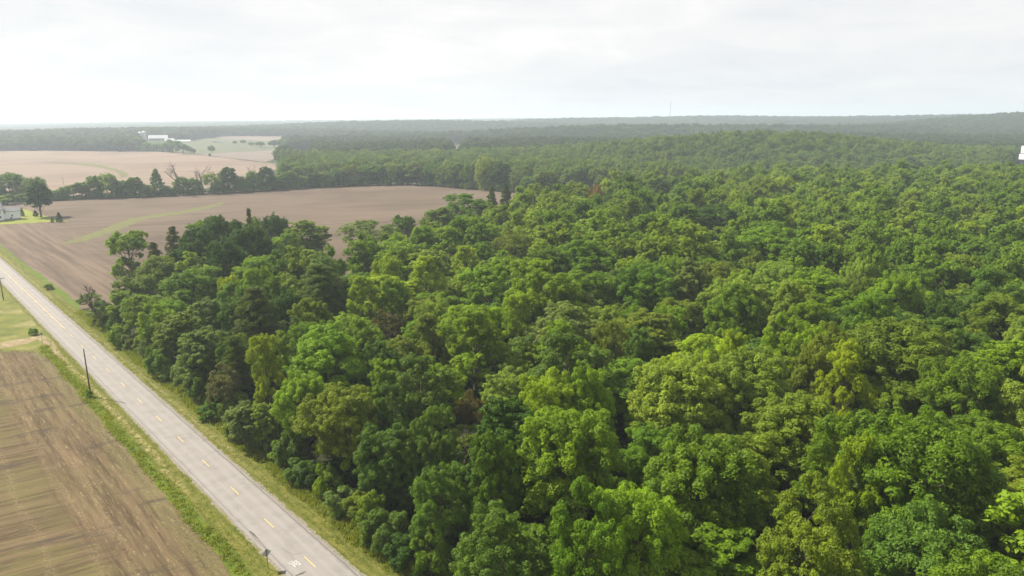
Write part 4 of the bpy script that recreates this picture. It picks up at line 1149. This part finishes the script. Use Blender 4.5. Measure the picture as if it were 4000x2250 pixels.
for y0, y1, sp in ((420, 900, 8.5), (900, 1500, 10.0), (1500, 2600, 13.0), (2600, 4600, 19.0), (4600, 7500, 34.0)):
    wid = y1 * 0.86
    nx, ny = int(2 * wid / sp), int((y1 - y0) / sp)
    X, Y = np.meshgrid(np.linspace(-wid, wid, nx), np.linspace(y0, y1, ny, endpoint=False))
    X = X.ravel() + rng.uniform(-.42, .42, X.size) * sp; Y = Y.ravel() + rng.uniform(-.42, .42, Y.size) * sp
    k = (np.abs(X) < Y * .80 + 30) & far_ok(X, Y)
    X, Y = X[k], Y[k]
    # keep the strip just beyond the hedgerow line and the creek edge for the trees planted there
    hx, hy = [p[0] for p in hedge_line], [p[1] for p in hedge_line]
    line = np.interp(X, hx, hy)
    k = (Y > line + 12) | (X > 60)
    k &= ~((X > 30) & (Y < 0.0 * X + 560) & (X < 140) & (Y < 540))
    crest = np.interp(X / Y, [b[0] / b[1] for b in back[10:]], [b[1] for b in back[10:]])
    k &= ~((X > 60) & (Y < crest + 75))
    k &= ~((np.abs(X - .735 * Y) < 30) & (Y < 885))
    X, Y = X[k], Y[k]
    for x, y in zip(X, Y):
        r = sp * rng.uniform(.50, .82); H = rng.uniform(14, 21)
        (mid_trees if y < 900 else far_trees).append((x, y, r, H))
scatter('creek_wood', 'hazy green wood along the creek and the slopes beyond the ploughed field', 'forest', *rows_of(mid_trees, far_mid_protos, rng), [p[0] for p in far_mid_protos])
scatter('distant_forest', 'blue-hazed forest covering the far hills up to the horizon', 'forest', *rows_of(far_trees, far_protos, rng), [p[0] for p in far_protos])
# shaded low growth on the floor of the near wood
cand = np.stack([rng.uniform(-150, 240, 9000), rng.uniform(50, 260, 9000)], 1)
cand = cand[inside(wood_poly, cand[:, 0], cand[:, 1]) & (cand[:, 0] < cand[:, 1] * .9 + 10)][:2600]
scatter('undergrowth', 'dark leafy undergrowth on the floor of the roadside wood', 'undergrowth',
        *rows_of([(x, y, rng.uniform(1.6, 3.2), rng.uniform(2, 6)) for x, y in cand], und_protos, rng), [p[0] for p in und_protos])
print('TREES individual', sum(1 for d in ITEMS if d['kind'] != 'bush'), 'bushes', sum(1 for d in ITEMS if d['kind'] == 'bush'), 'rest', len(rest), 'mid', len(mid_trees), 'far', len(far_trees))

# ------------------------------------------------------------------ tall grass along the verges
def tall_grass():
    rng = np.random.default_rng(3)
    bands = [(26.3, 28.1, 55, 205, 1500, .15, 0.5), (38.6, 41.0, 30, 260, 1500, .08, .22), (40.8, 43.2, 30, 236, 3600, .25, .7), (28.4, 30.4, 40, 210, 1400, .06, .18)]
    V, T, G = [], [], []
    for u0, u1, v0, v1, n, h0, h1 in bands:
        for _ in range(n):
            u, v = rng.uniform(u0, u1), rng.uniform(v0, v1)
            u += 0.5 * math.sin(v * .31) * .6
            x, y = fuv(u, v); h = rng.uniform(h0, h1); tt = rng.uniform()
            for b in range(6):
                a = rng.uniform(0, 6.28); px, py = x + rng.normal() * .22, y + rng.normal() * .22
                ca, sa = math.cos(a), math.sin(a); w = .05 + .05 * h; ln = h * rng.uniform(.2, .6)
                V += [(px - sa * w, py + ca * w, -.02), (px + sa * w, py - ca * w, -.02), (px + ca * ln + sa * w * .4, py + sa * ln - ca * w * .4, h * rng.uniform(.8, 1)), (px + ca * ln * 1.2, py + sa * ln * 1.2, h)]
                T.append(np.clip(tt * .6 + rng.uniform(0, .4), 0, 1))
    m, t = new_mat('grass_blades')
    leaf_shader(t, mixc(t, noise(t, pos(t), 0.25, 3), (.120, .165, .022), (.20, .205, .040)))
    o = link(bpy.data.objects.new('tall_grass', mesh_np('tall_grass', V, np.arange(len(V)).reshape(-1, 4), [m], T)))
    tag(o, 'uncut green grass growing in strips along both verges of the road', 'grass', kind='stuff')
tall_grass()
# ------------------------------------------------------------------ poles and signs
M_pole = plain_mat('weathered_pole_wood', (0.105, 0.085, 0.068), 0.9, 0.3, 4.0)
M_metal = plain_mat('galvanised_steel', (0.30, 0.30, 0.29), 0.45, 0.15, 4.0, 0.6)
M_signback = plain_mat('bare_aluminium_sign_back', (0.40, 0.40, 0.38), 0.55, 0.12, 3.0, 0.2)
M_post = plain_mat('dark_steel_post', (0.06, 0.052, 0.04), 0.7, 0.25, 6.0)
M_insul = plain_mat('brown_porcelain', (0.08, 0.05, 0.04), 0.4, 0.1)
def utility_pole(vx, vtop, vbase, label, arm):
    gx, gy = at(vx[1], vbase)
    H = height_for(vx[0], vtop, gx, gy)
    o = empty('utility_pole', (gx, gy, 0), math.atan2(VN[1], VN[0]))
    tag(o, label, 'utility pole', 'utility poles along the left verge')
    mb = MB(); mb.tube([(0, 0, -.3), (0, 0, H * .5), (0, 0, H)], [.17, .14, .105], 12)
    mb.build('shaft', M_pole, o, True)
    mb = MB(); mb.tube([(0, 0, H), (0, 0, H + .06)], [.12, .09], 10); mb.build('pole_cap', M_metal, o)
    if arm:
        mb = MB(); mb.box((.13, 0, H - .45), (.10, 2.5, .13)); mb.build('crossarm', M_pole, o)
        for s in (-1, 1):
            mb = MB(); mb.tube([(.13, s * .75, H - .5), (.13, 0, H - 1.15)], [.025, .025], 5); mb.build('brace', M_metal, o)
        for s in (-1.12, -.5, 1.12):
            mb = MB(); mb.tube([(.13, s, H - .39), (.13, s, H - .3), (.13, s, H - .22)], [.03, .06, .03], 8); mb.build('insulator', M_insul, o)
    else:
        for zz_ in (H - .35, H - 1.6):
            mb = MB(); mb.tube([(.12, 0, zz_ - .08), (.2, 0, zz_), (.2, 0, zz_ + .1)], [.03, .05, .03], 8); mb.build('insulator', M_insul, o)
utility_pole((333, 355), 1363, 1549, 'plain wooden utility pole without a crossarm, nearest the camera beside the road', False)
utility_pole((6, 14), 1084, 1172, 'wooden utility pole with a crossarm, cut by the left edge of the picture', True)
def road_sign(base, top_px, label, shape, name):
    gx, gy = at(*base)
    H = height_for(top_px[0], top_px[1], gx, gy)
    o = empty(name, (gx, gy, 0), math.atan2(VN[1], VN[0]) - math.pi / 2 + R(4))
    tag(o, label, 'road sign')
    mb = MB(); mb.box((0, -.04, H / 2 - .15), (.06, .05, H + .2)); mb.box((0, -.01, H / 2 - .15), (.02, .03, H + .18)); mb.build('post', M_post, o)
    mb = MB()
    if shape == 'diamond':
        r = .62; poly = [(r, H - r), (0, H), (-r, H - r), (0, H - 2 * r)]
    else:
        r = .40; poly = [(r * math.cos(math.pi / 8 + k * math.pi / 4), H - .38 + r * math.sin(math.pi / 8 + k * math.pi / 4)) for k in range(8)]
    mb.prism(poly, 'y', .012, .020); mb.build('plate', M_signback, o)
    mb = MB()
    mb.box((0, .008, H - .3), (.7 if shape == 'diamond' else .3, .006, .03)); mb.build('crossbar', M_metal, o)
road_sign((1047, 2222), (1040, 2143), 'grey back of a diamond-shaped road sign on a dark post in the near verge', 'diamond', 'road_sign')
road_sign((168, 1346), (163, 1299), 'grey back of a small octagonal sign beside the dirt track', 'octagon', 'road_sign')
gx, gy = at(249, 722); H = height_for(249, 694, gx, gy)
mb = MB(); mb.tube([(0, 0, -.3), (0, 0, H)], [.16, .10], 8)
o = empty('field_pole', (gx, gy, 0)); tag(o, 'thin lone pole in the pale field behind the hedgerow', 'utility pole')
mb.build('shaft', M_pole, o); mb = MB(); mb.box((.1, 0, H - .5), (.1, 2.2, .12)); mb.build('crossarm', M_pole, o)

# ------------------------------------------------------------------ farmhouse
M_clap = plain_mat('white_clapboard', (0.72, 0.73, 0.74), 0.7, 0.06, 1.2)
def siding(name, col, pitch, rough=0.7):
    m, t = new_mat(name)
    tc = nd(t, 'ShaderNodeTexCoord').outputs['Object']
    z = nd(t, 'ShaderNodeSeparateXYZ', {0: tc}).outputs[2]
    saw = mth(t, 'FRACT', mth(t, 'DIVIDE', z, pitch))
    n = noise(t, tc, 1.3, 5, 0.65)
    c = mixc(t, n, tuple(x * .86 for x in col), col)
    finish(t, c, rough, saw, 0.5, 0.03)
    return m
M_siding = siding('white_lap_siding', (0.76, 0.77, 0.78), 0.14)
M_shingle = plain_mat('grey_shingles', (0.20, 0.20, 0.215), 0.85, 0.25, 1.5)
M_glass = plain_mat('dark_window_glass', (0.05, 0.055, 0.06), 0.15, 0.1)
M_frame = plain_mat('white_window_trim', (0.78, 0.78, 0.78), 0.6, 0.05)
M_stone = plain_mat('foundation_stone', (0.20, 0.19, 0.18), 0.9, 0.3, 2.0)
def gable(parent, x0, x1, y0, y1, z0, ze, zr, roof_mat, wall_mat, along='x', over=.35):
    """a gabled block: walls with gable ends and a roof with eaves"""
    mb = MB()
    if along == 'x':
        ym = (y0 + y1) / 2
        mb.prism([(y0, z0), (y1, z0), (y1, ze), (ym, zr), (y0, ze)], 'x', x0, x1); mb.build('wall', wall_mat, parent)
        sl = (zr - ze) / (ym - y0); th = .18
        mb = MB(); mb.prism([(y0 - over, ze - over * sl + .03), (ym, zr + .03), (y1 + over, ze - over * sl + .03), (y1 + over, ze - over * sl + .03 + th), (ym, zr + .03 + th), (y0 - over, ze - over * sl + .03 + th)], 'x', x0 - over, x1 + over)
    else:
        xm = (x0 + x1) / 2
        mb.prism([(x0, z0), (x1, z0), (x1, ze), (xm, zr), (x0, ze)], 'y', y0, y1); mb.build('wall', wall_mat, parent)
        sl = (zr - ze) / (xm - x0); th = .18
        mb = MB(); mb.prism([(x0 - over, ze - over * sl + .03), (xm, zr + .03), (x1 + over, ze - over * sl + .03), (x1 + over, ze - over * sl + .03 + th), (xm, zr + .03 + th), (x0 - over, ze - over * sl + .03 + th)], 'y', y0 - over, y1 + over)
    return mb.build('roof', roof_mat, parent)
def window(parent, x, y, z, w, h):
    mb = MB()
    for dx in (-w / 2, w / 2): mb.box((x + dx, y - .03, z), (.10, .07, h + .1))
    for dz in (-h / 2, 0, h / 2): mb.box((x, y - .025, z + dz), (w + .1, .06, .09))
    f = mb.build('window', M_frame, parent)
    mb = MB(); mb.box((x, y - .008, z), (w - .06, .02, h - .06)); mb.build('pane', M_glass, f)
hx, hy = at(83, 856)
farm = empty('farmhouse', (hx, hy, 0), math.atan2(UN[1], UN[0]))
tag(farm, 'white two-part farmhouse with grey roofs on the green lawn at the left edge', 'farmhouse')
WL = 8.3
zw_e = 5.1
gable(farm, -WL, 0, 0, 6.0, .7, zw_e, 7.0, M_shingle, M_siding)
mb = MB(); mb.box((-WL / 2, 3.0, .36), (WL + .05, 6.05, .72)); mb.build('foundation', M_stone, farm)
gable(farm, -WL - 11.5, -WL - .02, -2.2, 6.6, .5, 6.3, 9.8, M_shingle, M_siding)
mb = MB(); mb.box((-WL - 5.8, 2.2, .26), (11.6, 8.85, .52)); mb.build('foundation', M_stone, farm)
mb = MB(); mb.box((-WL - 5.0, 2.2, 10.2), (.9, .7, 1.8)); mb.build('chimney', plain_mat('old_brick', (.22, .10, .075), .9, .3, 5.0), farm)
window(farm, -WL + 1.0, 0, 4.35, .7, 1.0); window(farm, -3.2, 0, 4.8, 1.0, .36); window(farm, -4.0, 0, 2.55, .9, 1.3)
for zx, zz_ in ((-WL - 1.6, 5.1), (-WL - 1.6, 2.3), (-WL - 5.5, 5.1), (-WL - 5.5, 2.3), (-WL - 9.5, 5.1), (-WL - 9.5, 2.3)):
    window(farm, zx, -2.2, zz_, .85, 1.5)
mb = MB(); mb.box((-4.6, -.03, 1.2), (.9, .05, 1.0)); mb.build('bulkhead_door', M_stone, farm)

# ------------------------------------------------------------------ distant barns
M_tin = plain_mat('white_metal_roofing', (0.46, 0.47, 0.49), 0.5, 0.06, .3)
M_barnwall = plain_mat('grey_barn_boards', (0.15, 0.14, 0.135), 0.9, 0.2, .5)
M_bin = plain_mat('galvanised_bin_steel', (0.34, 0.36, 0.38), 0.6, 0.1, .5, .2)
def barn(x_l, x_r, y_ridge, y_eave, y_base, name, label, depth, skirt=None):
    gx, gy, z = at_t((x_l + x_r) / 2, y_base)
    m = math.hypot(gx, gy) / 2750
    w = (x_r - x_l) * m * 1.02
    ze = height_for((x_l + x_r) / 2, y_eave, gx, gy) - z; zr = height_for((x_l + x_r) / 2, y_ridge, gx, gy + depth / 2) - z
    o = empty(name, (gx, gy, z), math.atan2(gy, gx) - math.pi / 2)
    tag(o, label, 'barn', 'distant farm buildings')
    gable(o, -w / 2, w / 2, 0, depth, -2, max(2.2, ze), max(ze + 1.5, zr), M_tin, M_barnwall, over=.6)
    mb = MB(); mb.box((w * .1, -.06, max(2.2, ze) * .42), (w * .16, .08, max(2.2, ze) * .8)); mb.build('door', M_barnwall, o)
    return o
barn(590, 648, 528, 540, 549, 'barn', 'tall white-roofed barn, largest of the distant farm buildings', 16)
barn(648, 676, 541, 549, 553, 'shed', 'small white-roofed shed between the tall barn and the long low one', 12)
barn(688, 738, 546.5, 553, 556, 'long_barn', 'long low barn with a bright white roof at the right of the farm', 12)
barn(582, 592, 541, 545, 549, 'lean_to', 'small white-roofed outbuilding left of the tall barn', 8)
for px, top, base_, lab in ((549.5, 513.5, 533, 'left of two domed steel grain bins behind the barn'), (565.5, 511, 535, 'right of two domed steel grain bins behind the barn')):
    gx, gy, z = at_t(px, base_ + 12)
    m = math.hypot(gx, gy) / 2750
    H = height_for(px, top, gx, gy) - z; r = 6.4 * m
    o = empty('grain_bin', (gx, gy, z)); tag(o, lab, 'grain bin', 'grain bins')
    mb = MB(); mb.tube([(0, 0, -1), (0, 0, H * .45), (0, 0, H - r * .75)], [r, r, r], 20); mb.build('bin_wall', M_bin, o)
    mb = MB(); mb.tube([(0, 0, H - r * .75), (0, 0, H - r * .35), (0, 0, H - r * .08), (0, 0, H)], [r * 1.04, r * .66, r * .15, r * .12], 20); mb.build('roof', M_tin, o)
# white building at the right edge, half hidden behind the crest of the wood
gx, gy = 603.0, 842.0
zt = float(terrain(gx, gy))
zr_, zm, ze_ = (height_for(3996, y, gx, gy) for y in (574, 601, 623))
o = empty('metal_roofed_building', (gx, gy, zt), math.atan2(gy, gx) - math.pi / 2)
tag(o, 'bright white metal-roofed building half hidden by the wood at the right edge', 'building')
x0, x1 = -2.5, 32.0
zr_, zm, ze_ = zr_ - zt, zm - zt, ze_ - zt
mb = MB(); mb.prism([(0, -2), (40, -2), (40, zm), (28, zr_ - .4), (16, zm), (16, zm - 1.2), (0, ze_ - .3)], 'x', x0, x1); mb.build('wall', M_barnwall, o)
mb = MB(); mb.prism([(15, zm - .25), (28, zr_), (41, zm), (41, zm + .3), (28, zr_ + .3), (15, zm + .1)], 'x', x0 - .4, x1); mb.build('upper_roof', M_tin, o)
mb = MB(); mb.prism([(-1, ze_), (16, zm - 1.15), (16, zm - .95), (-1, ze_ + .25)], 'x', x0 - 1.4, x1); mb.build('lower_roof', M_tin, o)

# ------------------------------------------------------------------ radio masts
M_mast = plain_mat('grey_mast_steel', (0.24, 0.24, 0.25), 0.6, 0.1, .2)
def mast(px, top, base_, dist_y, label, plat, w0, w1):
    r = ray(px, base_); gx = r[0] / r[1] * dist_y; gy = dist_y; z = float(terrain(gx, gy))
    H = height_for(px, top, gx, gy) - z
    o = empty('radio_mast', (gx, gy, z)); tag(o, label, 'radio mast', 'radio masts on the horizon')
    mb = MB()
    leg = [(math.cos(a), math.sin(a)) for a in (0.3, 2.39, 4.49)]
    n = 16
    def wid(k): return w0 + (w1 - w0) * k
    for c, s in leg: mb.tube([(c * wid(0), s * wid(0), -1), (c * wid(1), s * wid(1), H)], [.28, .16], 5)
    for i in range(n):
        k0, k1 = i / n, (i + 1) / n
        for j in range(3):
            a, b = leg[j], leg[(j + 1) % 3]
            mb.tube([(a[0] * wid(k0), a[1] * wid(k0), H * k0), (b[0] * wid(k1), b[1] * wid(k1), H * k1)], [.10, .10], 4)
    mb.build('lattice', M_mast, o)
    for zf in plat:
        mb = MB(); zc = H * zf
        mb.tube([(0, 0, zc - .2), (0, 0, zc + .2)], [2.2, 2.2], 12)
        for j in range(9):
            a = j * 6.283 / 9
            mb.box((3.3 * math.cos(a), 3.3 * math.sin(a), zc), (.35, .7, 3.2), a)
            mb.tube([(0, 0, zc), (3.3 * math.cos(a), 3.3 * math.sin(a), zc)], [.12, .12], 4)
        mb.build('antenna_array', M_frame, o)
mast(2617, 397, 455, 2600, 'tall slim mast with two rings of antennas behind the wooded ridge', (.985, .84), 1.1, .8)
mast(334, 440, 482, 4300, 'faint needle-thin mast in the haze at the left horizon', (), 1.6, .8)

# ------------------------------------------------------------------ the hazy air: one box round everything, the sky outside it
def haze():
    mb = MB(); mb.box((0, 0, 0), (30000, 30000, 1)); me = bpy.data.meshes.new('haze')
    lo, hi = -14.0, 150.0
    vs = [(x, y, z) for x in (-15000, 15000) for y in (-15000, 15000) for z in (lo, hi)]
    me.from_pydata(vs, [], [(0, 1, 3, 2), (4, 6, 7, 5), (0, 4, 5, 1), (2, 3, 7, 6), (0, 2, 6, 4), (1, 5, 7, 3)])
    m, t = new_mat('hazy_air')
    v = nd(t, 'ShaderNodeVolumePrincipled', {'Color': (0.64, 0.73, 0.84), 'Density': 0.00021, 'Anisotropy': 0.2})
    t.links.new(v.outputs[0], nd(t, 'ShaderNodeOutputMaterial').inputs['Volume'])
    me.materials.append(m)
    o = link(bpy.data.objects.new('haze', me))
    tag(o, 'pale summer haze filling the air over the whole landscape', 'haze', kind='stuff')
haze()
